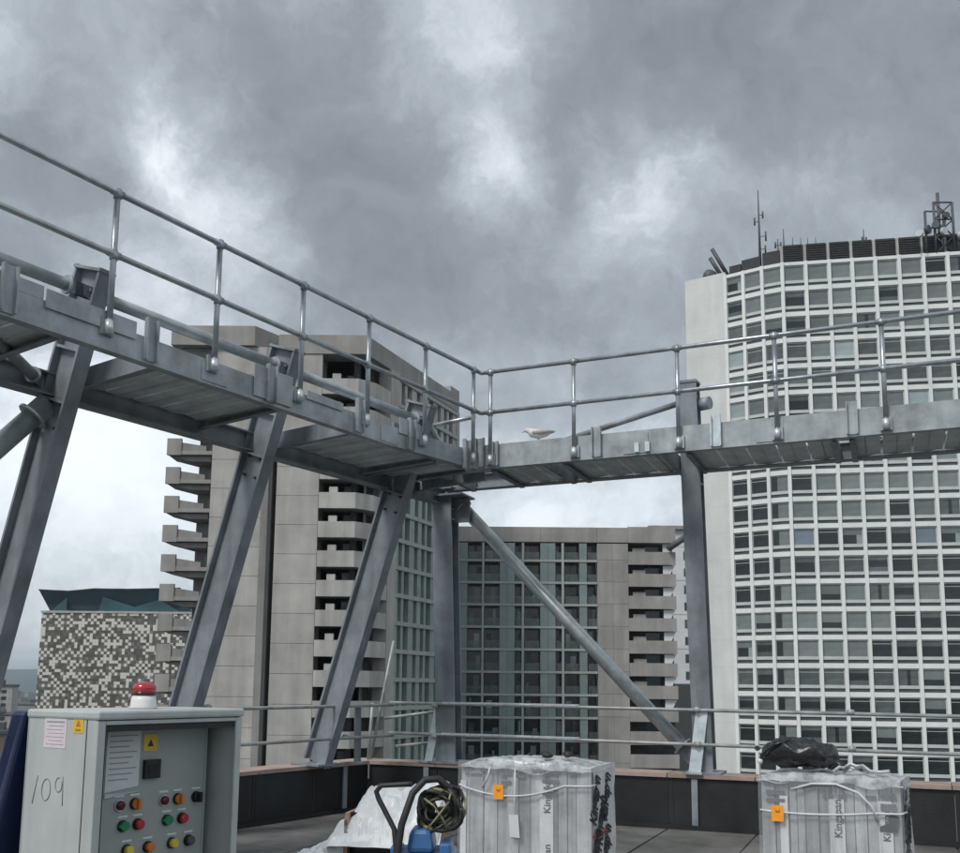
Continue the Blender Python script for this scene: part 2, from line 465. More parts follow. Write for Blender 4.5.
# ------------------------------------------------------------------ patterned cube building with glass crown
def cube_building():
    YF = 420.
    x0 = at(38.5, 660, YF).x; x1 = x0 + 66; zt = at(80, 613, YF).z
    root = thing('cube_building', (x0 + 33, YF + 25, GZ), 'square building clad in brown and cream mosaic tiles under a dark teal glass crown', 'building')
    B().box(x0, x1, YF, YF + 52, GZ, zt).build('wall', clad, root)
    B().box(x0 - .3, x1 + .3, YF - .3, YF + 52.3, zt, zt + .9).build('cornice', conc_l, root)
    z2 = at(60, 590, YF).z
    # faceted glass crown leaning out over the walls
    base = [at(47, 613, YF), at(72, 613, YF), at(100, 613, YF), at(128, 613, YF), at(158, 613, YF), at(190, 613, YF)]
    topx = [at(41, 590, YF).x, at(70, 590, YF).x, at(96, 588, YF).x, at(128, 588, YF).x, at(158, 587, YF).x, at(182, 586, YF).x]
    tz = [z2 - .2, z2 - .7, z2 + .4, z2 + .3, z2 + .7, z2 + 1.0]
    ty = [YF - 2, YF - 1.5, YF - 2, YF - 2.2, YF - 1.8, YF - 2]
    for i in range(5):
        a, c = V((base[i].x, YF + 3, zt + .9)), V((base[i + 1].x, YF + 3, zt + .9))
        d, e = V((topx[i], ty[i], tz[i])), V((topx[i + 1], ty[i + 1], tz[i + 1]))
        q = B(); q.quad(a, c, e, d).quad(a + V((0, .5, 0)), d + V((0, .5, 0)), e + V((0, .5, 0)), c + V((0, .5, 0)))
        q.build('glass_panel', crown_g, root)
    # paler folded panes low on the crown
    for p in ([(49, 612), (68, 598), (66, 612)], [(98, 612), (104, 597), (146, 611)], [(120, 611), (160, 600), (178, 611)]):
        pts = [at(q[0], q[1], YF) + V((0, .4 if q[1] > 605 else -1.2, 0)) for q in p]
        bb = B(); bb.quad(*[V((v.x, v.y, v.z)) for v in pts]); bb.quad(*[V((v.x, v.y + .4, v.z)) for v in reversed(pts)])
        bb.build('pale_glass_panel', crown_l, root)
    q = B()
    for i in range(5):
        q.tube([V((topx[i], ty[i], tz[i])), V((topx[i + 1], ty[i + 1], tz[i + 1]))], .35, 5)
    q.build('rim', rimm, root)
    B().box(x0 + 8, x1 - 3, YF + 6, YF + 45, zt, z2 - 2.5).build('plant_room', crown_g, root)
    return root
cube_building()

# ------------------------------------------------------------------ white office tower
def tower():
    pts = [(27.054, 121.917), (31.614, 118.908), (33.557, 117.548), (35.557, 116.148), (37.764, 115.000), (40.541, 114.514), (43.306, 114.030), (46.014, 113.556), (48.700, 113.086), (51.419, 112.610), (54.193, 112.125), (56.953, 111.642), (59.658, 111.169), (62.363, 110.696)]
    P = [V((x, y, 0)) for x, y in pts]
    ZV = 51.75; PIT = 3.355; NR = 21
    top = ZV + 2.78; roof_z = top + .42
    root = thing('office_tower', (45, 122, GZ), 'tall white concrete office tower with a gently bent grid of square windows', 'office building')
    off = V((.42, .9, 0)) * .55            # core sits behind the window plane
    # core
    q = B(); back = [V((62.1, 132, 0)), V((34, 136, 0))]
    ring = [p + off for p in P[1:]] + back + [P[0] + V((6, 10, 0)), P[0] + V((1.2, 1.2, 0)), P[1] + V((.1, .5, 0))]
    n = len(ring); k0 = len(q.v)
    q.v += [V((p.x, p.y, GZ)) for p in ring] + [V((p.x, p.y, roof_z - .3)) for p in ring]
    for i in range(n): q.face([k0 + i, k0 + (i + 1) % n, k0 + n + (i + 1) % n, k0 + n + i])
    q.face([k0 + n + i for i in range(n)]); q.build('core_wall', conc_d, root)
    # blank end wall: storey high faced panels
    d = (P[1] - P[0]); L = d.length; d.normalize(); nn = V((d.y, -d.x, 0))
    for k in range(-1, NR + 6):
        z1 = min(roof_z + .45, ZV + 2.9 - PIT * k if k >= 0 else roof_z + .45); z0 = ZV + 2.9 - PIT * (k + 1)
        bb = B(); c = P[0] + d * L / 2
        bb.obox(V((c.x, c.y, (z0 + z1) / 2)) - nn * .35, d * (L / 2 - .003), nn * .45, V((0, 0, (z1 - z0) / 2 - .004)))
        bb.build('end_wall_panel', white_s, root)
    # mullions
    for i in range(1, len(P)):
        a = P[i]; dd = (P[min(i + 1, len(P) - 1)] - P[i - 1]).normalized(); nv = V((dd.y, -dd.x, 0))
        zb = ZV - PIT * NR - 6
        bb = B(); bb.obox(V((a.x, a.y, (zb + roof_z) / 2)) + nv * .05, dd * .20, nv * .20, V((0, 0, (roof_z - zb) / 2)))
        bb.build('mullion', white_w, root)
    # windows and spandrels
    kinds = {'d': g_dark, 'm': g_mid, 'p': g_pale, 'b': g_blue, 'l': g_lite}
    meshes = {}
    for kk, gm in kinds.items():
        bb = B()
        bb.cur = 0; bb.box(0, 1, .12, .14, .80, 2.76)            # pane
        bb.cur = 1; bb.box(0, 1, -.02, .16, .42, .80); bb.box(0, 1, .06, .16, 2.62, 2.78)
        bb.box(0, .03, .06, .16, .8, 2.62); bb.box(.97, 1, .06, .16, .8, 2.62)
        bb.cur = 2; bb.box(0, 1, .1, .16, 0, .42)
        if kk in 'dm':
            bb.cur = 1; bb.box(0.03, .97, .08, .12, 2.26, 2.32)
        meshes[kk] = bb.mesh('window', [gm, frame_g, dark_v])
    def mixed(fn):
        bb = B(); fn(bb); bb.cur = 1; bb.box(0, 1, -.02, .16, .42, .80); bb.box(0, 1, .06, .16, 2.62, 2.78); bb.box(0, .03, .06, .16, .8, 2.62); bb.box(.97, 1, .06, .16, .8, 2.62)
        bb.cur = 2; bb.box(0, 1, .1, .16, 0, .42)
        return bb.mesh('window', [g_dark, frame_g, dark_v, g_pale, g_mid, g_lite])
    def bxs(*L):
        def f(bb):
            for (mi, x0, x1, z0, z1) in L: bb.cur = mi; bb.box(x0, x1, .12, .14, z0, z1)
        return f
    meshes['v'] = mixed(bxs((0, .03, .38, .8, 2.62), (3, .38, .97, .8, 2.62)))
    meshes['w'] = mixed(bxs((0, .03, .97, .8, 1.5), (3, .03, .97, 1.5, 2.62)))
    meshes['x'] = mixed(bxs((0, .03, .97, .8, 2.0), (4, .03, .97, 2.0, 2.62)))
    meshes['y'] = mixed(bxs((4, .03, .45, .8, 2.62), (0, .45, .62, .8, 2.62), (4, .62, .97, .8, 2.62)))
    meshes['z'] = mixed(bxs((3, .03, .97, 1.9, 2.62), (0, .03, .7, .8, 1.9), (5, .7, .97, .8, 1.9)))
    meshes['u'] = mixed(bxs((4, .03, .97, 2.2, 2.62), (0, .03, .97, 1.35, 2.2), (4, .03, .97, .8, 1.35)))
    rn = random.Random(11)
    for k in range(NR):
        z = ZV - PIT * k
        row = rn.choice('dmp') if k > 12 else rn.choice('mmpp')
        if k in (1,): row = 'p'
        if k == 10: row = 'b'
        if k in (13, 14): row = 'p'
        if k >= 16: row = 'd'
        for i in range(1, len(P) - 1):
            a, c = P[i], P[i + 1]; dd = (c - a); ln = dd.length; dd.normalize(); nv = V((dd.y, -dd.x, 0)); rz = math.atan2(dd.y, dd.x)
            kk = row if rn.random() < .52 else rn.choice('dmpplwyzux' if k < 9 else 'ddmwxyzuux')
            if i == 3 and k > 5: kk = 'v'
            if k in (6, 7, 8, 9, 10, 11, 12) and i in (1, 2): kk = 'd'
            if k in (3, 4, 5) and i == 1: kk = 'l'
            if k >= 11 and i >= 10: kk = 'd'
            inst('window', meshes[kk], root, V((a.x, a.y, z)) + dd * .2, rz, (ln - .4, 1, 1))
    for k in range(-1, NR):
        z = ZV - PIT * k
        for i in range(1, len(P) - 1):
            a, c = P[i], P[i + 1]; dd = (c - a); ln = dd.length; dd.normalize(); nv = V((dd.y, -dd.x, 0))
            m_ = (a + c) / 2
            if k == -1: z0, z1 = ZV + 2.78, roof_z
            else: z0, z1 = z - .575, z
            bb = B(); bb.obox(V((m_.x, m_.y, (z0 + z1) / 2)) + nv * .02, dd * (ln / 2 - .203), nv * .10, V((0, 0, (z1 - z0) / 2)))
            bb.build('spandrel', white_w, root)
    B().hexa([P[1] + V((0, 0, GZ)), P[-1] + V((0, 0, GZ)), P[-1] + V((0, 3, GZ)), P[1] + V((0, 3, GZ)),
              P[1] + V((0, 0, ZV - PIT * NR - 6)), P[-1] + V((0, 0, ZV - PIT * NR - 6)), P[-1] + V((0, 3, ZV - PIT * NR - 6)), P[1] + V((0, 3, ZV - PIT * NR - 6))]).build('base_wall', white_s, root)
    # roof plant screen: dark louvred bays between pale posts
    zs = roof_z + .06
    for i in range(4, len(P) - 1):
        a = P[i] + V((.2, .7, 0)); c = P[i + 1] + V((.2, .7, 0)); dd = (c - a); ln = dd.length; dd.normalize(); nv = V((dd.y, -dd.x, 0)); m_ = (a + c) / 2
        bb = B(); bb.obox(V((m_.x, m_.y, zs + 1.25)), dd * (ln / 2 - .22), nv * .12, V((0, 0, 1.3)))
        for q in range(8): bb.obox(V((m_.x, m_.y, zs + .2 + q * .3)) + nv * .16, dd * (ln / 2 - .25), nv * .05, V((0, 0, .06)))
        bb.build('louvre_bay', plant_m, root)
        bb = B(); bb.obox(V((a.x, a.y, zs + 1.2)), dd * .16, nv * .2, V((0, 0, 1.27))); bb.build('screen_post', conc_l, root)
    for (i, u0, u1, h) in ((1, .3, .95, 1.3), (2, .0, 1.0, 1.7), (3, .1, .95, 2.0)):
        a = P[i] + V((.2, .9, 0)); c = P[i + 1] + V((.2, .9, 0)); p = a.lerp(c, u0); q_ = a.lerp(c, u1); dd = (q_ - p); ln = dd.length; dd.normalize(); nv = V((dd.y, -dd.x, 0)); m_ = (p + q_) / 2
        B().obox(V((m_.x, m_.y, zs + h / 2)), dd * ln / 2, nv * .3, V((0, 0, h / 2))).build('plant_box', plant_m, root)
    return P, roof_z
TP, TROOF = tower()

def mast(name, x, y0, y1, Y, label, r=.09, arms=()):
    p0, p1 = at(x, y0, Y), at(x, y1, Y)
    p0 = V((p0.x, p0.y, TROOF)); p1 = V((p0.x, p0.y, p1.z))
    root = thing(name, p0, label, 'antenna')
    h = p1.z - p0.z
    q = B(); q.tube([p0, p0.lerp(p1, .55), p1], r, 6, rs=[r * 1.5, r, r * .45]); q.build('pole', mast_m, root)
    for (f, dx_, hh) in arms:
        a = p0.lerp(p1, f)
        bb = B(); bb.tube([a, a + V((dx_, -.1, 0))], .05, 5); bb.tube([a + V((dx_, -.1, -hh / 2)), a + V((dx_, -.1, hh / 2))], .11, 6)
        bb.build('aerial', mast_m, root)
    return root
mast('antenna_mast', 760, 255, 190, 118.6, 'tallest thin antenna mast left of the plant screen on the white tower roof', .13, ((.45, .8, 1.3), (.3, .7, 1.0), (.62, -.6, 1.0), (.7, .5, .9)))
mast('antenna_mast', 778, 250, 239, 117.5, 'short antenna with a stubby head just right of the tallest mast', .12, ((.8, .35, .8), (.8, -.35, .8)))
mast('antenna_mast', 784, 250, 229, 117.3, 'medium antenna with side aerials left end of the tower louvres', .1, ((.4, .4, 1.2), (.4, -.4, 1.2)))
for i, (x, lab) in enumerate(((793, 'first'), (801, 'second'), (808, 'third'), (816, 'fourth'))):
    mast('whip_antenna', x, 250, 237.5, 116.2, lab + ' thin whip aerial from the left along the tower plant screen', .08)
mast('antenna_mast', 864, 243, 229, 114, 'small mast with a drum aerial standing midway along the tower roof', .1, ((.62, .25, .9), (.62, -.25, .9)))
for i, (xa, ya, xb, yb, lab) in enumerate(((722, 277, 710, 258, 'shorter leaning pole on the blank end of the white tower roof'), (728, 276, 712, 249, 'longer leaning pole on the blank end of the white tower roof'))):
    pa, pb = at(xa, ya, 120.5), at(xb, yb, 120.5)
    tag(B().tube([pa, pb], .28, 8).build('leaning_pole', mast_m), lab, 'pole', 'leaning poles on the tower roof')
q = B(); c = at(709, 280, 121.0)
q.grid(lambda u, v: (c.x + 1.0 * math.sin(math.pi * v) * math.cos(2 * math.pi * u) * (1 + .2 * math.sin(9 * u)), c.y + .8 * math.sin(math.pi * v) * math.sin(2 * math.pi * u), TROOF + .75 + 1.0 * math.cos(math.pi * v)), 12, 6)
tag(q.build('rooftop_fan_unit', mast_m), 'dark rounded fan unit at the blank left end of the tower roof', 'fan')
# lattice mast with drums
def lattice():
    c = at(940, 238, 113.0); root = thing('lattice_mast', (c.x, c.y, TROOF + 1.5), 'square dark lattice mast crowded with dishes on the tower roof at right', 'antenna')
    z0 = TROOF + 0; z1 = at(940, 207, 113).z; hw = 1.15
    q = B()
    for sx in (-hw, hw):
        for sy in (-hw, hw): q.tube([(c.x + sx, c.y + sy, z0), (c.x + sx, c.y + sy, z1)], .16, 6)
    for k in range(4):
        za = z0 + (z1 - z0) * k / 3
        for sy in (-hw, hw): q.tube([(c.x - hw, c.y + sy, za), (c.x + hw, c.y + sy, za)], .12, 5)
        if k < 3:
            zb = z0 + (z1 - z0) * (k + 1) / 3
            q.tube([(c.x - hw, c.y - hw, za), (c.x + hw, c.y - hw, zb)], .09, 5); q.tube([(c.x + hw, c.y - hw, za), (c.x - hw, c.y - hw, zb)], .09, 5)
    q.build('lattice_frame', mast_m, root)
    B().tube([(c.x, c.y, z0), (c.x, c.y, at(940, 193, 113).z)], .2, 6).build('pole', mast_m, root)
    rn = random.Random(2)
    for (dx_, dz, r) in ((-2.4, 1.4, .55), (-3.2, .9, .45), (2.2, 1.3, .6), (-1.2, 2.0, .45), (.1, 3.3, .4), (1.6, .7, .5), (-.4, 1.2, .5)):
        p = V((c.x + dx_, c.y - hw - .3, z0 + 1.4 + dz))
        B().tube([p, p + V((rn.uniform(-.3, .3), -.35, 0))], r, 10).build('dish', rn.choice([mast_m, frame_g]), root)
        B().tube([(p.x, p.y + .1, z0), (p.x, p.y + .1, p.z)], .07, 5).build('dish_pole', mast_m, root)
lattice()

# ------------------------------------------------------------------ concrete apartment tower with balconies (left)
def residential():
    Y = 90.; PIT = 2.81
    root = thing('apartment_tower', (-19, 96, GZ), 'tall grey brown concrete apartment tower with projecting balconies on both sides', 'apartment building')
    ZT = 36.2; ZB = 35.45
    # core volumes (behind the facing panels)
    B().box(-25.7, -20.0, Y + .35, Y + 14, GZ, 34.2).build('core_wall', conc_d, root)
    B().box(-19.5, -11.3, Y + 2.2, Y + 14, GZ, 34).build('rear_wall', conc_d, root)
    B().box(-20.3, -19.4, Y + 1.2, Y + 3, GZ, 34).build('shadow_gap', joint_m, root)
    # shaft facing panels
    def panels(x0, x1, ztop, zoff, cols, y=Y, n=19):
        wd = (x1 - x0) / cols
        for k in range(n):
            z1 = zoff - PIT * k; z0 = z1 - PIT + .035
            for c in range(cols):
                bb = B(); bb.box(x0 + c * wd + .012, x0 + (c + 1) * wd - .012, y, y + .4, z0, min(z1, ztop)); bb.build('wall_panel', conc, root)
    panels(-25.77, -20.25, 34.25, 34.25, 1); panels(-19.5, -15.45, 33.6, 33.6, 1)
    # thin strip beside the groove set back
    B().box(-20.9, -20.25, Y - .06, Y, GZ, 34.2).build('pilaster', conc_d, root)
    B().box(-25.75, -15.4, Y + .4, Y + 1.2, GZ, -19).build('base_wall', conc, root)
    # roof slabs
    bb = B()
    ring = [(-30.15, 89.6), (-22.05, 89.6), (-19.8, 92.8), (-19.8, 104), (-30.15, 104)]
    def slab(bb, ring, z0, z1):
        k0 = len(bb.v); n = len(ring)
        bb.v += [V((x, y, z0)) for x, y in ring] + [V((x, y, z1)) for x, y in ring]
        for i in range(n): bb.face([k0 + i, k0 + (i + 1) % n, k0 + n + (i + 1) % n, k0 + n + i])
        bb.face([k0 + i for i in range(n)][::-1]); bb.face([k0 + n + i for i in range(n)])
    slab(bb, ring, 34.3, 36.25); bb.build('roof_parapet', conc_m, root)
    bb = B(); k0 = [(-29.4, 34.28), (-25.8, 34.28), (-26.0, 31.5), (-27.3, 31.5)]
    bb.v += [V((x, Y + .6, z)) for x, z in k0] + [V((x, Y + 3.5, z)) for x, z in k0]
    for q in ((0, 1, 2, 3), (7, 6, 5, 4), (0, 4, 5, 1), (1, 5, 6, 2), (2, 6, 7, 3), (3, 7, 4, 0)): bb.face(list(q))
    bb.build('roof_corbel', conc_d, root)
    ux, uy = (2.3 ** 2 + 1) ** -.5, 2.3 * (2.3 ** 2 + 1) ** -.5      # side facade runs away
    def SD(t_, o=0): return V((-11.215 + ux * t_ + uy * o, 90 + uy * t_ - ux * o, 0))
    e = SD(21.6)
    bb = B(); slab(bb, [(-19.75, 89.9), (-11.2, 89.9), (e.x, e.y), (e.x - 12, e.y + 3), (-19.75, 104)], 33.62, 35.52); bb.build('roof_parapet', conc_m, root)
    bb = B(); ee = SD(19.2); slab(bb, [(ee.x, ee.y), (e.x, e.y), (e.x - 3, e.y + 1.5), (ee.x - 3, ee.y + 1.5)], 35.52, 36.2); bb.build('roof_kerb', conc_m, root)
    for x0, x1, z1 in ((-24.6, -23.9, 37.0),):
        pass
    # front-right balconies
    for k in range(19):
        zt = 31.15 - PIT * k          # top of each balustrade band
        zb = zt - 1.53
        # band wraps the chamfered corner then runs back
        A, Bq, Cq, Dq = V((-15.42, 89.95, 0)), V((-11.9, 89.95, 0)), SD(1.6, .25), SD(4.6, .25)
        ring = [A, Bq, Cq, Dq]; inner = [V((-15.42, 90.25, 0)), V((-11.98, 90.25, 0)), SD(1.7, -.08), SD(4.6, -.08)]
        bb = B(); n0 = len(bb.v)
        for z in (zb, zt):
            bb.v += [V((p.x, p.y, z)) for p in ring + inner[::-1]]
        n = 8
        for i in range(n): bb.face([n0 + i, n0 + (i + 1) % n, n0 + n + (i + 1) % n, n0 + n + i])
        bb.face([n0 + i for i in range(n)][::-1]); bb.face([n0 + n + i for i in range(n)])
        bb.build('balustrade', conc_l, root)
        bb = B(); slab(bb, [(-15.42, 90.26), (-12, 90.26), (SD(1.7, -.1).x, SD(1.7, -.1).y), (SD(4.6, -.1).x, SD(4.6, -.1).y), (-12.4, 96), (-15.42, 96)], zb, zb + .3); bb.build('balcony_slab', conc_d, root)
        B().box(-14.5, -13.7, 90.35, 90.9, zt - .02, zt + .62).build('planter_box', conc_l, root)
        bb = B(); bb.box(-13.3, -12.5, 92.1, 92.19, zb + .3, zb + 2.5); bb.build('window', curtain, root)
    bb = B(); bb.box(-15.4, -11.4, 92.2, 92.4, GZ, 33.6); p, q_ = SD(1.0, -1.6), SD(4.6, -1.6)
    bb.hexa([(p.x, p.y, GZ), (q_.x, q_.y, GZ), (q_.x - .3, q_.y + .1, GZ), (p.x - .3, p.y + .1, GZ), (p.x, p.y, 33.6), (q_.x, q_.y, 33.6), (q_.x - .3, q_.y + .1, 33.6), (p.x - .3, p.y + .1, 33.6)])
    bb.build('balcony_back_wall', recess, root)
    # side facade: pale pier then glazed bays
    def sbox(t0, t1, o0, o1, z0, z1, name, mat):
        bb = B(); P = [SD(t0, o1), SD(t1, o1), SD(t1, o0), SD(t0, o0)]
        bb.hexa([V((p.x, p.y, z0)) for p in P] + [V((p.x, p.y, z1)) for p in P]); return bb.build(name, mat, root)
    sbox(4.7, 6.4, -1.2, .25, GZ, 33.6, 'pier', conc)
    sbox(6.4, 21.6, -1.5, -.5, GZ, 33.55, 'window_wall', g_dark)
    sbox(20.9, 21.6, -.5, .1, GZ, 33.55, 'end_pier', conc)
    for k in range(19):
        zt = 33.4 - PIT * k
        sbox(6.41, 20.9, -.5, .18, zt - .42, zt, 'floor_edge', teal_p if k % 1 else slab_g)
        t_ = 6.5; j = 0
        while t_ < 20.6:
            wdt = (.85, .55, 1.1)[j % 3]
            sbox(t_, t_ + wdt, -.5, .0, zt - PIT + .004, zt - .424, 'facade_panel', teal_p if k > 1 else conc_l)
            t_ += wdt + (.75, 1.05, .8)[j % 3]; j += 1
    # left balconies
    for k in range(18):
        zt = 26.2 - PIT * k + .0
        zt = 25.05 - PIT * (k - 1)
        zs = zt - 1.62
        bb = B(); bb.box(-30.1, -25.78, 90.0, 93.2, zs + .06, zs + .42); bb.build('balcony_slab', conc_m, root)
        bb = B(); k0 = [(-29.9, zs), (-26, zs), (-26, zs - .5), (-27.9, zs - .5)]
        bb.v += [V((x, 90.5, z)) for x, z in k0] + [V((x, 93, z)) for x, z in k0]
        for q in ((0, 1, 2, 3), (7, 6, 5, 4), (0, 4, 5, 1), (1, 5, 6, 2), (2, 6, 7, 3), (3, 7, 4, 0)): bb.face(list(q))
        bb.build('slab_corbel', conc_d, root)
        bb = B(); bb.box(-30.12, -28.75, 89.96, 90.3, zs + .0, zt); bb.box(-30.12, -29.85, 90.3, 93.2, zs + .42, zt)
        bb.build('end_balustrade', conc_m, root)
        bb = B(); bb.hexa([(-28.74, 90.1, zs + .42), (-26.4, 90.1, zs + .42), (-26.4, 90.14, zs + .42), (-28.74, 90.14, zs + .42), (-28.74, 90.1, zs + 1.25), (-26.4, 90.1, zs + .9), (-26.4, 90.14, zs + .9), (-28.74, 90.14, zs + 1.25)])
        bb.build('balcony_screen', conc_d, root)
        B().box(-26.75, -25.95, 92.55, 92.62, zs + .45, zs + 2.4).build('window', g_pale, root)
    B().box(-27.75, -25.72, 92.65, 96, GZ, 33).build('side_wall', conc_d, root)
residential()

# ------------------------------------------------------------------ apartment slab in the middle
def middle():
    Y = 120.; PIT = 2.787
    root = thing('apartment_block', (11, 126, GZ), 'wide grey apartment block with teal glazed grid facade behind the diagonal brace', 'apartment building')
    ZT = 21.75
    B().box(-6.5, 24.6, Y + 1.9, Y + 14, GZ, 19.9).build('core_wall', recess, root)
    for i, (x0, x1) in enumerate(((-6.6, .5), (.5, 7.6), (7.6, 14.75), (14.75, 18.66), (18.66, 24.66))):
        B().box(x0 + .015, x1 - .015, Y - .1, Y + 14, 19.85, ZT + (.12 if i == 4 else 0)).build('roof_parapet', conc_m, root)
    zf = [17.62 - PIT * k for k in range(-1, 15)]
    piers = [.42, 5.42, 10.42]
    for k, z in enumerate(zf[:-1]):
        z0, z1 = z - PIT, z
        # solid pier panels
        for (x0, x1) in ((14.76, 16.7), (16.72, 18.65)):
            B().box(x0, x1, Y - .02, Y + 1.9, z0 + .03, z1 + (-.7 if k == 0 else 0)).build('wall_panel', conc_m, root)
        top = min(z1 - .3, 19.72)
        if k: B().box(-6.5, 14.74, Y - .12, Y + .5, z1 - .30, z1 - .02).build('floor_edge', slab_g, root)
        for (x0, x1) in ((-3.2, -1.55), (2.5, 3.45), (3.48, 4.4), (7.6, 8.55), (8.58, 9.5), (12.5, 13.45)):
            B().box(x0, x1, Y - .02, Y + .25, z0, min(z1 - .32, 19.7)).build('glazed_panel', teal, root)
        for (x0, x1) in ((-1.5, .3), (.65, 2.45), (4.5, 5.25), (5.65, 7.5), (9.6, 10.3), (10.7, 12.4), (13.6, 14.7)):
            B().box(x0, x1, Y + 1.75, Y + 1.85, z0, min(z1 - .35, 19.7)).build('window', g_dark, root)
            u = x0 + (x1 - x0) * random.choice((.15, .45, .6))
            B().box(u, min(x1, u + random.choice((.3, .55, .7))), Y + 1.65, Y + 1.74, z0 + .1, z0 + random.choice((1.3, 1.9, 2.2))).build('curtain', random.choice((curtain, curtain, g_lite, g_pale)), root)
            B().box(x0, x1, Y + .12, Y + .16, z0, z0 + .95).build('glass_balustrade', film_rail, root)
        # balconies at the right
        B().box(18.67, 24.64, Y - .05, Y + .3, z0 - .55, z0 + 1.07).build('balustrade', conc_m, root)
        B().box(18.67, 24.64, Y + .3, Y + 1.9, z0 - .2, z0 + .1).build('balcony_slab', conc_d, root)
        if k < 7: B().box(19.3, 20.9, Y + .5, Y + .9, z0 + .6, z0 + 1.6).build('balcony_chair', conc_m, root)
        B().box(21.0, 23.0, Y + 1.8, Y + 1.88, z0 + .6, z0 + 2.5).build('window', g_dark, root)
        if k < 8:
            for side_x in (23.1,):
                bb = B(); bb.hexa([(side_x, Y + .35, z0 + 1.1), (24.0, Y + .35, z0 + 1.0), (24.0, Y + .4, z0 + 1.0), (side_x, Y + .4, z0 + 1.1),
                                   (side_x, Y + .35, z0 + 2.15), (24.6, Y + .35, z0 + 2.2), (24.6, Y + .4, z0 + 2.2), (side_x, Y + .4, z0 + 2.15)])
                bb.build('white_standin_panel', white_r, root)  # added white panel stands in for the building visible through the corner
    for x in piers:
        B().box(x - .14, x + .14, Y - .16, Y + .4, GZ, 19.7).build('pier', slab_g, root)
film_rail = M('glass_balustrade', (.10, .13, .125), .15, 0, .2, 1, alpha=.45, spec=.6)
middle()
# white rendered stair tower beyond the block, dark base under it
root = thing('white_stair_tower', (42, 195, GZ), 'white rendered building seen in the gap between the grey block and the white office tower', 'building')
for k in range(9):
    z1 = 33.2 - k * 3.4
    B().box(34, 60, 190.0 + .06 * (k % 2), 205, z1 - 3.37, z1).build('render_panel', white_r, root)
    B().box(40.6, 41.6, 189.95, 190.05, z1 - 2.6, z1 - 1.0).build('window', g_mid, root)
B().box(33.6, 60, 189.2, 205.2, 33.21, 33.9).build('roof_parapet', conc_m, root)
B().box(33.8, 60, 188, 206, GZ, 2.5).build('dark_lower_floors', dark_v, root)
bb = B(); bb.tube([at(668, 549, 119.5), at(690, 534, 119.5)], .42, 6); bb.build('dark_roof_strut', mast_m, root)

# ------------------------------------------------------------------ roof deck, parapets
PL, PR = 2.2, 1.1                 # inner faces of the parapets
Cp = corner(PL, PR)
sl, sr = s_at('L', Cp), s_at('R', Cp)
q = B(); far = W('L', 16, PL, 0); fr = W('R', 16, PR, 0)
q.quad(V((Cp.x, Cp.y, 0)), far, V((far.x + 12, far.y - 14, 0)), V((fr.x - 4, fr.y - 14, 0)), fr)
base_deck = q; q.v = [p + V((0, 0, -.012)) for p in q.v]
deck = structure(q.build('roof_deck', felt))
# felt sheets laid across the roof, each lapping the next
for i in range(-2, 9):
    for j in range(-2, 6):
        s0 = sr + .02 + i * 1.0; o1 = PR - .01 - j * 2.6 - (.9 if i % 2 else 0)
        o0 = o1 - 2.58
        if o1 < -9: continue
        if i < 0 and j > 0: continue
        if i < 0: continue
        lift = .0015 * ((i + j) % 2)
        q = B(); fbox(q, 'R', s0, s0 + .975, o0, min(o1, PR - .005), -.010, .002 + lift); q.build('felt_sheet', felt, deck)
for i in range(0, 12):
    s0 = sl + .03 + i * 1.0
    q = B()
    e0 = PL - .01 - (1.6 if i < 3 else 2.6)
    fbox(q, 'L', s0, s0 + .975, PL - 1.5, PL - .005, -.010, .006); q.build('felt_sheet', felt, deck)
q = B()      # the building under the terrace
z0, z1 = GZ, -.02
a = [corner(PL + .42, PR + .42), W('L', 16, PL + .42, 0), V((W('L', 16, PL, 0).x + 12, W('L', 16, PL, 0).y - 14, 0)), V((fr.x - 4, fr.y - 14, 0)), W('R', 16, PR + .42, 0)]
n = len(a); q.v = [V((p.x, p.y, z0)) for p in a] + [V((p.x, p.y, z1)) for p in a]
for i in range(n): q.face([i, (i + 1) % n, n + (i + 1) % n, n + i])
q.face(list(range(n, 2 * n)))
structure(q.build('terrace_building_wall', conc_d))

def parapet(side, lab):
    s0 = sl if side == 'L' else sr; o = PL if side == 'L' else PR
    root = thing('parapet_wall', W(side, 3, o + .2, 0), lab, 'wall')
    L = 13
    so = s_at(side, corner(PL + .36, PR + .36))
    q = B(); fbox(q, side, s0 + .0, s0 + L, o + .02, o + .36, -.02, .575); q.build('upstand', conc_d, root)
    for i in range(L):
        q = B(); fbox(q, side, s0 + .02 + i + (.0), s0 + i + 1.008, o, o + .025, .0, .57); fbox(q, side, s0 + .02 + i, s0 + i + .06, o - .006, o + .002, .0, .568); q.build('felt_panel', upst, root)
        st = s0 + i if i else s0 + .0
        q = B()
        if i == 0:
            P = [corner(PL - .035, PR - .035), W(side, s0 + .99, o - .035, 0), W(side, s0 + .99, o + .39, 0), corner(PL + .39, PR + .39)]
            q.hexa([p + V((0, 0, .578)) for p in P] + [p + V((0, 0, .622)) for p in P])
        else: fbox(q, side, s0 + i, s0 + i + .99, o - .035, o + .39, .578, .622 + .003 * (i % 2))
        q.build('coping_slab', coping_m, root)
    q = B(); fbox(q, side, s0 + .07, s0 + L, o - .10, o - .001, .0, .05); q.build('skirting_fillet', upst, root)
    return root
parapet('L', 'black felt clad parapet wall running back to the left under the slanted legs')
parapet('R', 'black felt clad parapet wall with pinkish coping along the right roof edge')

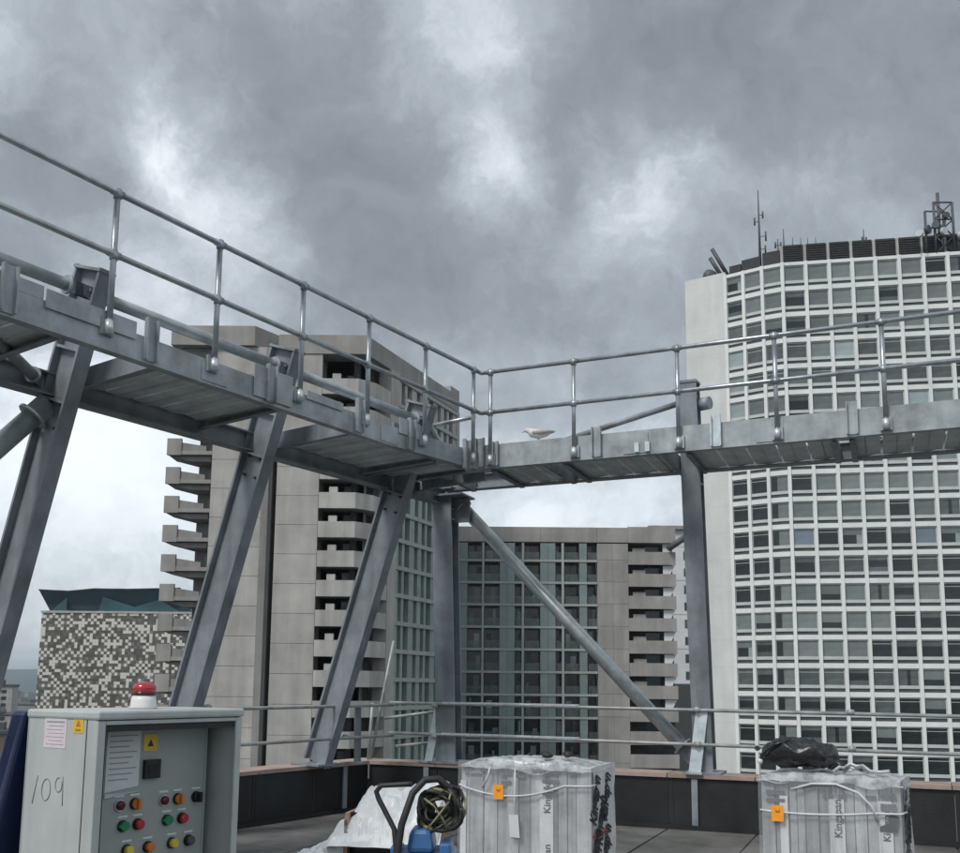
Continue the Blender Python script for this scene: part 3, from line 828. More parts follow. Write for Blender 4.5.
# ------------------------------------------------------------------ haze
hz = bpy.data.materials.new('pale_haze'); hz.use_nodes = True
t = NT(hz.node_tree); t.n.clear()
ho = t.new('ShaderNodeOutputMaterial'); hv = t.new('ShaderNodeVolumePrincipled')
hv.inputs['Color'].default_value = (.72, .84, .95, 1); hv.inputs['Density'].default_value = HAZE
hv.inputs['Anisotropy'].default_value = .2
t.l.new(hv.outputs[0], ho.inputs['Volume'])
hb = B().box(-14200, 14200, -6200, 14200, GZ - 1, 190).build('haze', hz); stuff(hb)

# ------------------------------------------------------------------ steel walkway
def hsec(wf, d, tf, tw):
    a, h = wf / 2, d / 2
    return [(-a, -h), (a, -h), (a, -h + tf), (tw / 2, -h + tf), (tw / 2, h - tf), (a, h - tf), (a, h), (-a, h), (-a, h - tf), (-tw / 2, h - tf), (-tw / 2, -h + tf), (-a, -h + tf)]
def leg(side, s, o0, z0, lean, z1, label, wf=.135, d=.37, hplate=3.95, stub=False):
    u, n = AX[side]
    axis = lambda z: W(side, s, o0 - lean * (z - z0), z)
    p0, p1 = axis(z0 + .03), axis(z1)
    ax_d = (p1 - p0).normalized(); yd = (n - ax_d * n.dot(ax_d)).normalized()
    root = thing('steel_leg', axis(z0), label, 'steel leg', 'steel legs carrying the walkway')
    B().prof(p0, p1, u, yd, hsec(wf, d, .028, .018)).build('column', steel_leg, root)
    B().obox(axis(z0) + V((0, 0, .016)), u * .21, n * .23, V((0, 0, .012))).build('base_plate', steel_leg, root)
    for zz in (hplate, hplate + .42):
        c = axis(zz); B().obox(c, u * (wf / 2 - .004), yd * (d / 2 - .032), ax_d * .012).build('stiffener', steel_leg, root)
    c = axis(hplate - .12)
    for a in (-.09, .09):
        for e in (-.1, .1):
            q = B(); q.tube([c + u * a * 0 + yd * a + ax_d * e - u * (wf / 2 + .012) * 0 - u * .04, c + yd * a + ax_d * e + u * .04], .016, 6)
            q.build('bolt', bolt_m, root)
    # head plates above the walkway
    c = axis(z1 - .02)
    B().obox(c, u * (wf / 2 + .01), yd * (d / 2 + .01), ax_d * .012).build('head_plate', steel_leg, root)
    c = axis(z1 - .18); B().obox(c, u * (wf / 2 - .02), yd * .10, ax_d * .012).build('stiffener', steel_leg, root)
    # short upright stub from the parapet and its wall strap
    return root, axis
LEGS = []
for s, lab in ((.30, 'slanted steel leg nearest the corner column, third from the left'), (2.59, 'slanted steel leg rising behind the control cabinet, second from the left'),
               (4.82, 'large slanted steel leg at the left side of the picture'), (7.25, 'slanted steel leg beyond the left side of the picture')):
    LEGS.append(leg('L', s, 2.2, .62, .355, 5.03, lab))
colR = leg('R', 2.37, 1.3, .62, .118, 5.22, 'upright steel column right of the diagonal brace, its head above the walkway', wf=.22, d=.25, hplate=4.0)
colC = leg('R', -.93, 1.28, .62, .07, 4.12, 'upright steel column at the corner where both walkways meet', wf=.27, d=.25, hplate=3.8)
colX = leg('R', 5.75, 1.3, .62, .118, 5.22, 'upright steel column beyond the right side of the picture', wf=.22, d=.25, hplate=4.0)

def stub(side, s, o, dx_s, lean, mat, label, z1=1.34, z0=.625, wd=.055, strap=True):
    root = thing('rail_stanchion', W(side, s, o, z0), label, 'stanchion', 'flat stanchions bolted to the parapet')
    u, n = AX[side]
    a, c = W(side, s, o, z0), W(side, s + dx_s, o, z1)
    d_ = (c - a).normalized()
    q = B(); q.obox((a + c) / 2, u * wd, n * .012, (c - a) / 2); q.build('flat_bar', mat, root)
    B().obox(a + V((0, 0, .012)), u * .1, n * .09, V((0, 0, .010))).build('foot_plate', steel, root)
    if strap:
        PO = PL if side == 'L' else PR
        q = B(); fbox(q, side, s - .035, s + .035, PO - .03, PO - .008, .05, .57); q.build('wall_strap', steel_leg, root)
        q = B(); fbox(q, side, s - .035, s + .035, PO - .036, PO + .05, .6255, .634); q.build('strap_return', steel_leg, root)
stub('R', -1.17, 1.14, .14, 0, pale_steel, 'bright galvanised raking flat stanchion left of the corner column')
stub('R', 2.28, 1.10, .10, 0, pale_steel, 'bright galvanised raking flat stanchion at the foot of the right column', wd=.07)
stub('L', -.22, 1.98, .02, 0, steel_leg, 'dull grey upright stanchion behind the third slanted leg')
stub('L', 2.25, 2.1, .02, 0, steel_leg, 'dull grey upright stanchion at the second slanted leg')
stub('R', 5.6, 1.16, .10, 0, pale_steel, 'bright galvanised raking flat stanchion at the far right end')

CH = lambda h, f, t_=.012: [(0, 0), (f, 0), (f, t_), (t_, t_), (t_, h - t_), (f, h - t_), (f, h), (0, h)]
def walkway(side, smax, zb, ztop, ow, obz, gaps, label, obh=.2):
    u, n = AX[side]
    root = thing('walkway', W(side, 2, .5, zb), label, 'walkway', 'galvanised walkways meeting at the roof corner')
    # inner fascia channel in bolted lengths
    cuts = [(-.012 if side == 'L' else .012)]
    x = cuts[0]
    lens = [1.72, 2.35, 2.3, 2.4] if side == 'L' else [1.9, 1.45, 2.6, 2.4]
    for k, ln in enumerate(lens):
        x0 = x; x1 = min(x + ln, smax)
        drop = (lambda s_: .065 - .037 * min(max(s_, 0), 1.75)) if side == 'L' else (lambda s_: 0)
        B().prof(W(side, x0, 0, zb + drop(x0)), W(side, x1 - .006, 0, zb + drop(x1)), n, V((0, 0, 1)), CH(ztop - zb, .09)).build('fascia_beam', steel, root)
        if x1 < smax:
            q = B(); fbox(q, side, x1 - .14, x1 + .14, -.009, -.001, zb + .022, ztop - .022)
            q.build('splice_plate', steel, root)
        x = x1
        if x >= smax: break
    # outer beam
    ca = corner(1.15, 1.1); sa = s_at(side, ca)
    B().prof(W(side, sa + .02, ow, obz), W(side, smax, ow, obz), n, V((0, 0, 1)), [(-.075, 0), (.075, 0), (.075, .014), (.006, .014), (.006, obh - .014), (.075, obh - .014), (.075, obh), (-.075, obh), (-.075, obh - .014), (-.006, obh - .014), (-.006, .014), (-.075, .014)]).build('outer_beam', steel_leg, root)
    # cross beams at the ends of each deck bay and planks between them
    edges = []
    prev = None
    for (g0, g1) in gaps:
        edges += [g0, g1]
        for e, sg in ((g0, -1), (g1, 1)):
            p0, p1 = W(side, e, .093, zb - (.03 if side == 'R' else .0)), W(side, e, ow - .008, zb - (.03 if side == 'R' else .02))
            B().prof(p0, p1, u * sg, V((0, 0, 1)), CH(.17, .06, .01)).build('cross_beam', steel_leg, root)
        if prev is not None and g0 - prev > .3:
            L_ = g0 - prev; npl = max(2, round(L_ / .3)); wv = L_ / npl
            for i in range(npl):
                a = prev + i * wv + .012; c = prev + (i + 1) * wv - .012
                z = zb + (.028 if side == 'R' else .05)
                zo = z
                out = [(0, 0), (c - a, 0), (c - a, .045), (c - a - .02, .045), (c - a - .02, .008), ((c - a) * .5 + .015, .008), ((c - a) * .5, -.018), ((c - a) * .5 - .015, .008), (.02, .008), (.02, .045), (0, .045)]
                B().prof(W(side, a, .095, z), W(side, a, ow - .082, zo), u, V((0, 0, 1)), out).build('deck_plank', deckm, root)
        prev = g1
    return root
wl = walkway('L', 7.6, 4.115, 4.325, 1.15, 4.0, [(-.25, .15), (.75, .8), (2.28, 3.2), (4.66, 5.42), (6.9, 7.5)],
             'left galvanised walkway carried on slanted legs, seen from below')
wr = walkway('R', 6.6, 4.19, 4.475, 1.1, 4.19, [(-.5, .12), (.88, 1.02), (2.25, 2.45), (4.02, 4.14), (6.3, 6.5)],
             'right galvanised walkway with ribbed soffit in front of the white tower')
# plates closing the corner
q = B(); c0 = corner(0, 0, 4.16)
for k in range(2): pass
q.hexa([W('L', .0, .1, 4.255), W('L', .55, .1, 4.255), W('L', .55, 1.05, 4.2), W('L', -.35, 1.05, 4.2),
        W('L', .0, .1, 4.27), W('L', .55, .1, 4.27), W('L', .55, 1.05, 4.215), W('L', -.35, 1.05, 4.215)])
q.build('corner_plate', steel_leg, wl)
q = B()
N = 10; pts = []
cs = [W('R', -.02, .10, 4.22)]
for k in range(N + 1):
    th = math.pi * k / N
    pts.append(W('R', .30 - .36 * math.cos(th) - .30, .95 - .62 * math.sin(th), 4.215))
low_ = [W('R', -.36, .10, 4.215), W('R', .36, .10, 4.215)]
ringp = [low_[0]] + pts + [low_[1]]
k0 = len(q.v)
q.v += ringp + [p + V((0, 0, .012)) for p in ringp]
n = len(ringp)
for i in range(n): q.face([i, (i + 1) % n, n + (i + 1) % n, n + i])
q.face(list(range(n))); q.face(list(range(n, 2 * n))[::-1])
q.build('corner_plate', deckm, wr)

# upright channel cleats on the fascias
B().prof(W('L', 5.63, .0, 4.327), W('L', 7.6, .0, 4.327), AX['L'][1], V((0, 0, 1)), CH(.10, .09)).build('fascia_beam', steel, wl)
def cleat(side, s, root, z0, z1, wd=.11):
    q = B(); u, n = AX[side]
    q.prof(W(side, s - wd / 2, -.05, z0), W(side, s - wd / 2, -.05, z1), u, n, [(0, 0), (.012, 0), (.012, .036), (wd - .012, .036), (wd - .012, 0), (wd, 0), (wd, .048), (0, .048)])
    q.build('cleat', steel if s != 2.8 else pale_steel, root)
for s in (.30, 1.35, 2.2, 3.42, 4.72, 5.9): cleat('L', s, wl, 4.135, 4.48)
for s in (.02, 1.46, 2.8, 4.18, 5.4): cleat('R', s, wr, 4.21, 4.56)
for s in (.22,): cleat('R', s, wr, 4.21, 4.50, .07)
for (s, o) in ((1.9, -.012), (2.02, -.012)):
    q = B(); fbox(q, 'R', s, s + .05, -.03, -.001, 4.22, 4.33); q.build('bracket', pale_steel, wr)
# wide packing plates on the left fascia
for (s0, s1, z0, z1) in ((4.86, 5.62, 4.27, 4.41), (3.15, 3.62, 4.15, 4.44), (1.2, 1.55, 4.28, 4.45), (2.45, 2.95, 4.29, 4.37)):
    q = B(); fbox(q, 'L', s0, s1, -.02, -.010, z0, z1); q.build('packing_plate', steel, wl)

# ------------------------------------------------------------------ walkway guardrails
ZT_, ZM_ = 5.36, 4.86
def guard(side, posts, s_end, label):
    o = -.045
    root = thing('guardrail', W(side, 2, o, 4.25), label, 'guardrail', 'tubular guardrails on the walkways')
    for s in posts:
        P = lambda z: W(side, s, o, z)
        B().tube([P(4.25), P(ZT_ - .01)], .024, 10).build('post', rail_m, root)
        B().tube([P(4.225), P(4.33)], .034, 8).build('post_foot', clampm, root)
        q = B(); fbox(q, side, s - .055, s + .055, -.03, -.005, 4.22, 4.36); q.build('foot_bracket', steel, root)
        for z in (ZM_, ZT_):
            B().tube([P(z - .045), P(z + .03)], .032, 8).build('clamp', rail_m, root)
            u = AX[side][0]
            B().tube([P(z) - u * .05, P(z) + u * .05], .031, 8).build('clamp', rail_m, root)
    return root
gl = guard('L', [.20, 1.15, 2.12, 3.08, 4.10, 5.12, 6.2], 7.6, 'left walkway guardrail with six posts climbing to the left edge')
gr = guard('R', [.16, 1.20, 2.40, 3.44, 4.50, 5.6], 6.6, 'right walkway guardrail in front of the white tower')
for z, nm in ((ZT_, 'top_rail'), (ZM_, 'mid_rail')):
    c = corner(-.045, -.045, z)
    eL, eR = W('L', .10, -.045, z), W('R', .07, -.045, z)
    B().tube([W('L', 7.6, -.045, z), eL], .0242, 10).build(nm, rail_m, gl)
    B().tube([eR, W('R', 6.6, -.045, z)], .0242, 10).build(nm, rail_m, gr)
    q1 = eL.lerp(c, .6); q2 = eR.lerp(c, .6); mid = (q1 + q2) / 2 * .55 + c * .45
    B().tube([eL, q1, mid, q2, eR], .0245, 10).build('elbow', rail_m, gl)
    # return rail from the corner across the walkway end
    if nm == 'mid_rail':
        B().tube([W('L', -.05, .1, z), W('L', -.1, 1.0, z - .0)], .0242, 10).build('return_rail', rail_m, gl)

# ------------------------------------------------------------------ tubes and braces
def brace(name, pts, r, label, cat='brace', mat=steel_tube, group=None, ends=True):
    root = thing(name, pts[0], label, cat, group)
    B().tube(pts, r, 20).build('tube', mat, root)
    if ends:
        for a, c in ((pts[0], pts[1]), (pts[-1], pts[-2])):
            a, c = V(a), V(c); d = (c - a).normalized()
            B().tube([a - d * .01, a + d * .012], r * 1.55, 16).build('end_plate', mat, root)
            side_ = d.cross(V((0, 0, 1))).normalized(); upv = side_.cross(d)
            B().obox(a - d * .09, d * .10, side_ * .010, upv * r * 1.1).build('gusset', steel_leg, root)
    return root
brace('diagonal_brace', [W('R', -.74, 1.2, 3.98), W('R', 2.12, 1.24, .93)], .082, 'thick pale diagonal tube from the corner column down to the right column', group='tubular braces')
brace('diagonal_brace', [W('L', 4.97, 1.14, 3.80), W('L', 7.15, 2.05, .9)], .085, 'thick pale tube leaving the picture at left from the largest slanted leg', group='tubular braces')
for a, c, lab in ((5.06, 7.3, 'tube along the top of the walkway running out at the left side'), (2.76, 4.80, 'tube between the heads of the two left slanted legs'), (.45, 2.49, 'tube between the heads of the second and third slanted legs')):
    brace('head_tie', [W('L', a, .64, 4.80), W('L', c, .64, 4.80)], .052, lab, 'tie tube', steel_tube, 'tubes tying the leg heads')
brace('head_tie', [W('L', .18, .64, 4.80), W('R', -.9, 1.2, 4.55)], .04, 'short tube from the third leg head to the corner column', 'tie tube', steel_tube, 'tubes tying the leg heads')
brace('plan_brace', [W('R', 2.25, .80, 4.98), W('R', .55, .8, 4.60)], .036, 'thin dark tube sloping down left from the right column head', 'brace', steel_leg, 'tubular braces')
brace('head_tie', [W('R', 2.5, .78, 4.93), W('R', 5.6, .78, 4.93)][:1] + [W('R', 2.62, .74, 4.93)], .075, 'stubby tube end on the right side of the right column head', 'tie tube', steel_leg, 'tubes tying the leg heads', ends=False)
brace('plan_brace', [W('L', 5.05, 1.05, 4.12), W('L', 6.1, .25, 4.2)], .045, 'thin tube under the walkway left of the largest slanted leg', 'brace', steel_leg, 'tubular braces')
# corner column head
q = B(); q.obox(W('R', -.9, 1.05, 4.10), AX['R'][0] * .3, AX['R'][1] * .22, V((0, 0, .012))); q.obox(W('R', -.8, 1.1, 3.92), AX['R'][0] * .2, AX['R'][1] * .012, V((0, 0, .16)))
q.build('gusset', steel_leg, colC[0])
q = B(); q.obox(W('L', .25, 1.0, 4.62), AX['L'][0] * .16, AX['L'][1] * .012, V((0, 0, .2))); q.build('gusset', steel_leg, LEGS[0][0])

# ------------------------------------------------------------------ low guardrails along the parapets
OL, OR_ = 1.93, 1.07
root = thing('parapet_guardrail', W('R', -1.9, 1.2, .62), 'two rail guardrail following both parapets round the corner behind the packs', 'guardrail')
cx = corner(OL, OR_)
for z in (1.36, .965):
    zz = V((0, 0, z))
    B().tube([W('L', 9, OL, z - .05), W('L', .35, OL, z - .01), cx + V((.10, -.12, z))], .021, 10).build('rail', rail_low, root)
    B().tube([cx + V((.04, -.02, z + .03)), W('R', -.6, OR_, z + .02), W('R', 9, OR_, z - .05)], .021, 10).build('rail', rail_low, root)
    B().tube([W('R', .9, OR_, z + .022), W('R', -.95, OR_, z + .03)], .0225, 10).build('rail_sleeve', clampm, root)
    for side, o, ss in (('L', OL, (.08, 2.3, 4.6)), ('R', OR_, (-1.05, 2.33, 4.0))):
        for s in ss:
            B().tube([W(side, s, o, z - .03), W(side, s, o, z + .035)], .030, 8).build('clamp', rail_low, root)
            B().tube([W(side, s - .04, o, z), W(side, s + .04, o, z)], .029, 8).build('clamp', rail_low, root)
B().tube([W('R', 3.0, OR_ - .03, .945), W('R', 3.0, OR_ + .03, .945)], .03, 8).build('clamp', bolt_m, root)
a = cx + V((.05, 0, 0))
B().tube([W('R', -2.12, 1.3, .63), W('R', -1.80, 1.3, 2.22)], .021, 8).build('raking_post', rail_low, root)
for z, e in ((1.17, 1.27), (.80, .87)):
    B().tube([W('R', -1.98 if z > 1 else -1.8, 1.42, z), W('R', -1.22, 1.42, e)], .02, 8).build('short_rail', rail_low, root)
B().tube([W('R', -2.10, 1.2, .63), W('R', -2.05, 1.2, 1.38)], .022, 8).build('corner_post', rail_low, root)

# ------------------------------------------------------------------ text helper
def text_faces(txt, size, origin, xdir, ydir, name, mat, parent, stretch=1.0, thick=.0008, offset=0.0):
    cu = bpy.data.curves.new('lettering', 'FONT'); cu.body = txt; cu.size = size; cu.offset = offset
    o = bpy.data.objects.new('lettering', cu); COL.objects.link(o)
    dg = bpy.context.evaluated_depsgraph_get()
    me = bpy.data.meshes.new_from_object(o.evaluated_get(dg))
    bpy.data.objects.remove(o)
    xdir, ydir, origin = V(xdir).normalized(), V(ydir).normalized(), V(origin)
    org = ORG[parent.name]; nrm = xdir.cross(ydir)
    for v in me.vertices:
        p = origin + xdir * v.co.x * stretch + ydir * v.co.y + nrm * thick
        v.co = p - org
    me.materials.clear(); me.materials.append(mat)
    ob = bpy.data.objects.new(name, me); COL.objects.link(ob); ob.parent = parent
    return ob

# ------------------------------------------------------------------ control cabinet
def cabinet():
    th = R(58)
    fx = V((math.cos(th), math.sin(th), 0)); bk = V((-math.sin(th), math.cos(th), 0)); Z = V((0, 0, 1))
    A = V((-.900, 2.30, 0)); Wd, Dp, z0, z1 = .459, .267, .62, 1.537
    P = lambda a, d, z: A + fx * a + bk * d + Z * z
    root = thing('control_cabinet', P(Wd / 2, Dp / 2, 0), 'open fronted light grey control cabinet with rows of coloured push buttons', 'control cabinet')
    def pb(a0, a1, d0, d1, za, zb_, name, mat, bev=0, b=None):
        q = b or B(); q.hexa([P(a0, d0, za), P(a1, d0, za), P(a1, d1, za), P(a0, d1, za), P(a0, d0, zb_), P(a1, d0, zb_), P(a1, d1, zb_), P(a0, d1, zb_)])
        return q if b is not None else q.build(name, mat, root, bev)
    pb(0, .006, .038, Dp, z0, z1 - .004, 'side_panel', cab_m, .0015)
    pb(.0, .008, .0, .034, z0, z1 - .004, 'front_flange', cab_m, .0015)
    pb(.001, .007, .034, .038, z0, z1 - .006, 'seam', rub)
    pb(Wd - .006, Wd, .0, Dp, z0, z1 - .004, 'side_panel', cab_m, .002)
    pb(0, Wd, Dp - .006, Dp, z0, z1 - .004, 'back_panel', cab_m)
    pb(-.004, Wd + .004, -.012, Dp + .004, z1 - .022, z1, 'top_panel', cab_m, .006)
    pb(0.008, Wd - .006, .0, Dp - .006, z0, z0 + .02, 'bottom_panel', cab_m)
    # front frame around the opening
    q = B(); pb(.0, .022, -.006, .002, z0, z1 - .024, '', None, b=q); q.build('frame_stile', cab_m, root, .002)
    q = B(); pb(Wd - .02, Wd, -.006, .002, z0, z1 - .024, '', None, b=q); q.build('frame_stile', cab_m, root, .002)
    q = B(); pb(.0225, Wd - .0205, -.006, .002, z1 - .034, z1 - .024, '', None, b=q); q.build('frame_rail', cab_m, root, .002)
    pb(.0225, .027, -.002, .03, z0 + .03, z1 - .036, 'rubber_seal', rub)
    pb(.0275, Wd - .02, .0, .02, z1 - .050, z1 - .035, 'rubber_seal', rub)
    dp = .085
    pb(.012, .414, dp, dp + .004, z0 + .03, z1 - .045, 'button_panel', cab_in, .001)
    pb(.4145, .422, dp, Dp - .01, z0 + .03, z1 - .045, 'inner_side', cab_in)
    Fp = lambda a, z, e=0: P(a, dp - .0005 - e, z)
    nf = -bk
    zt = z1 - .045
    def plate(a0, a1, za, zb_, name, mat, tk=.0012, tilt=0):
        q = B(); q.hexa([Fp(a0, za), Fp(a1, za + tilt), Fp(a1, za + tilt, tk), Fp(a0, za, tk), Fp(a0, zb_), Fp(a1, zb_), Fp(a1, zb_, tk), Fp(a0, zb_, tk)]); return q.build(name, mat, root)
    # instruction sheet with printed lines
    sh = plate(.096, .196, zt - .158, zt - .006, 'instruction_sheet', paper_w, .0015, .010)
    q = B()
    for i in range(9):
        zz = zt - .022 - i * .0135
        q.hexa([Fp(.104, zz, .0016), Fp(.186 - .012 * (i % 3), zz, .0016), Fp(.186 - .012 * (i % 3), zz, .0021), Fp(.104, zz, .0021), Fp(.104, zz + .003, .0016), Fp(.186 - .012 * (i % 3), zz + .003, .0016), Fp(.186 - .012 * (i % 3), zz + .003, .0021), Fp(.104, zz + .003, .0021)])
    q.build('printed_lines', ink, root)
    plate(.096, .198, zt - .172, zt - .161, 'aluminium_strip', alum, .003, .010)
    plate(.206, .250, zt - .062, zt - .020, 'warning_label', yel_l)
    q = B(); c = Fp(.228, zt - .042, .0016)
    q.quad(c - fx * .010 - Z * .009, c + fx * .010 - Z * .009, c + Z * .010); q.build('warning_triangle', blkp, root)
    plate(.208, .256, zt - .132, zt - .084, 'display_module', blkp, .012)
    plate(.216, .247, zt - .122, zt - .097, 'display_window', g_dark, .0135)
    def button(a, zz, mat, r=.0122, h=.016, kind='flat'):
        c = Fp(a, zz)
        q = B(); q.tube([c, c + nf * .004], r * 1.22, 14); q.build('bezel', blkp if kind != 'pilot' else alum, root)
        if kind == 'pilot':
            q = B(); q.tube([c + nf * .004, c + nf * .011, c + nf * .015], r, 14, rs=[r, r * .9, r * .4]); q.build('pilot_lamp', mat, root)
        elif kind == 'knob':
            q = B(); q.tube([c + nf * .004, c + nf * .014], r, 14); q.obox(c + nf * .018, fx * .004, Z * r * 1.1, nf * .006); q.build('rotary_knob', mat, root)
        elif kind == 'tri':
            q = B(); k0 = len(q.v)
            o_ = [(-1.3, 0), (-.2, 1.0), (.9, .75), (1.3, 0), (.9, -.75), (-.2, -1.0)]
            q.prof(c + nf * .002, c + nf * .012, fx * r, Z * r, o_); q.build('start_button', mat, root)
        else:
            q = B(); q.tube([c + nf * .004, c + nf * h, c + nf * (h + .003)], r, 14, rs=[r * .95, r, r * .8]); q.build('push_button', mat, root)
    z = zt
    for dz, row in ((.192, ((.142, redd, 'pilot'), (.188, orgp, 'knob'), (.279, redd, 'pilot'), (.325, orgp, 'knob'), (.3875, blkp, 'knob'))),
                    (.2435, ((.155, grnp, 'tri'), (.200, redp, 'flat'), (.292, grnp, 'tri'), (.342, redp, 'flat'))),
                    (.304, ((.171, yelp, 'flat'), (.2355, orgp, 'flat'), (.3125, yelp, 'flat'), (.368, mast_m, 'flat'))),
                    (.365, ((.16, grnp, 'flat'), (.21, redp, 'flat'), (.30, grnp, 'flat'), (.35, redp, 'flat')))):
        for (a, mt, kd) in row:
            button(a, z - dz, mt, kind=kd)
            plate(a - .015, a + .014, z - dz + .0200, z - dz + .0250, 'button_legend', paper_w, .0009)
    # outside: notice, hazard label and pencilled number on the side
    Sp = lambda d, z, e=0: P(-e - .0002, d, z)      # side face, d from the front
    q = B(); q.hexa([Sp(.112, z1 - .092), Sp(.198, z1 - .092), Sp(.198, z1 - .092, .0008), Sp(.112, z1 - .092, .0008), Sp(.112, z1 - .020), Sp(.198, z1 - .020), Sp(.198, z1 - .020, .0008), Sp(.112, z1 - .020, .0008)])
    q.build('notice', paper, root)
    q = B()
    for i in range(7):
        zz = z1 - .031 - i * .0088; e0 = .120 + .006 * (i % 3 == 2); tk = .0012
        hh = .0036 if i == 0 else .0016
        q.hexa([Sp(e0, zz, .0009), Sp(.190 - .010 * (i % 2), zz, .0009), Sp(.190 - .010 * (i % 2), zz, tk), Sp(e0, zz, tk), Sp(e0, zz + hh, .0009), Sp(.190 - .010 * (i % 2), zz + hh, .0009), Sp(.190 - .010 * (i % 2), zz + hh, tk), Sp(e0, zz + hh, tk)])
        q.cur = 0 if i < 1 else 1
    q.build('notice_print', [ink, inkp], root)
    q = B(); q.hexa([Sp(.048, z1 - .054), Sp(.086, z1 - .054), Sp(.086, z1 - .054, .0008), Sp(.048, z1 - .054, .0008), Sp(.048, z1 - .016), Sp(.086, z1 - .016), Sp(.086, z1 - .016, .0008), Sp(.048, z1 - .016, .0008)])
    q.build('hazard_label', yel_l, root)
    q = B(); c = Sp(.067, z1 - .031, .0012); q.quad(c + bk * .009 - Z * .007, c - bk * .009 - Z * .007, c + Z * .009); q.quad(c + bk * .010 - Z * .018, c - bk * .010 - Z * .018, c - bk * .010 - Z * .013, c + bk * .010 - Z * .013); q.build('hazard_symbol', orgp, root)
    # handwriting: 109
    strokes = [[(.212, .160), (.219, .190), (.228, .228)],
               [(.176 + .017 * math.cos(a_), .192 - .026 * math.sin(a_) + .10 * .017 * math.cos(a_)) for a_ in [k * math.pi / 9 + 1.4 for k in range(19)]],
               [(.128 + .013 * math.cos(a_), .178 - .017 * math.sin(a_)) for a_ in [k * math.pi / 7 + 2.6 for k in range(13)]],
               [(.113, .158), (.111, .190), (.109, .226)]]
    q = B()
    for st in strokes:
        q.tube([Sp(d_, z1 - zz, .0006) for d_, zz in st], .0010, 5)
    q.build('pencilled_number', penc, root)
    # stand
    for a in (.03, Wd - .03):
        for d in (.03, Dp - .03):
            q = B(); q.hexa([P(a - .02, d - .02, 0), P(a + .02, d - .02, 0), P(a + .02, d + .02, 0), P(a - .02, d + .02, 0), P(a - .02, d - .02, z0), P(a + .02, d - .02, z0), P(a + .02, d + .02, z0), P(a - .02, d + .02, z0)]); q.build('leg', steel, root)
    # beacon on top
    c = P(.228, .12, z1)
    br = thing('warning_beacon', c, 'small red warning beacon on a white base on top of the cabinet', 'beacon')
    B().tube([c + Z * .0005, c + Z * .004, c + Z * .022, c + Z * .034], .032, 24, rs=[.034, .034, .032, .029]).build('base', whtp, br)
    B().tube([c + Z * .0345, c + Z * .044], .029, 24, rs=[.030, .030]).build('collar', redd, br)
    dm = B(); dm.tube([c + Z * .044, c + Z * .058, c + Z * .066, c + Z * .070], .03, 24, rs=[.030, .029, .022, .006]); dm.build('dome', redp, br)
    # navy housing leaning behind the cabinet
    q = B()
    Q = [P(-.05, Dp + .015, 0), P(.5, Dp + .015, 0), P(.5, Dp + .5, 0), P(-.05, Dp + .5, 0)]
    lo = P(.0, Dp + .012, 0)
    pts = [lo + V((-.16, -.05, .55)), P(.45, Dp + .02, .55), P(.45, Dp + .5, .55), lo + V((-.42, .42, .55)),
           P(-.004, Dp + .012, z1 - .006), P(.45, Dp + .02, z1 - .006), P(.40, Dp + .07, z1 - .006), P(-.004, Dp + .07, z1 - .006)]
    q.hexa(pts)
    nv = thing('navy_housing', P(.2, Dp + .2, 0), 'dark navy steel housing sloping away behind the left side of the cabinet', 'equipment housing')
    q.build('body', navy, nv, .01)
    q = B(); q.hexa([V((p.x, p.y, 0)) for p in pts[:4]] + [p - V((0, 0, .001)) for p in pts[:4]]); q.build('plinth', navy, nv)
cabinet()

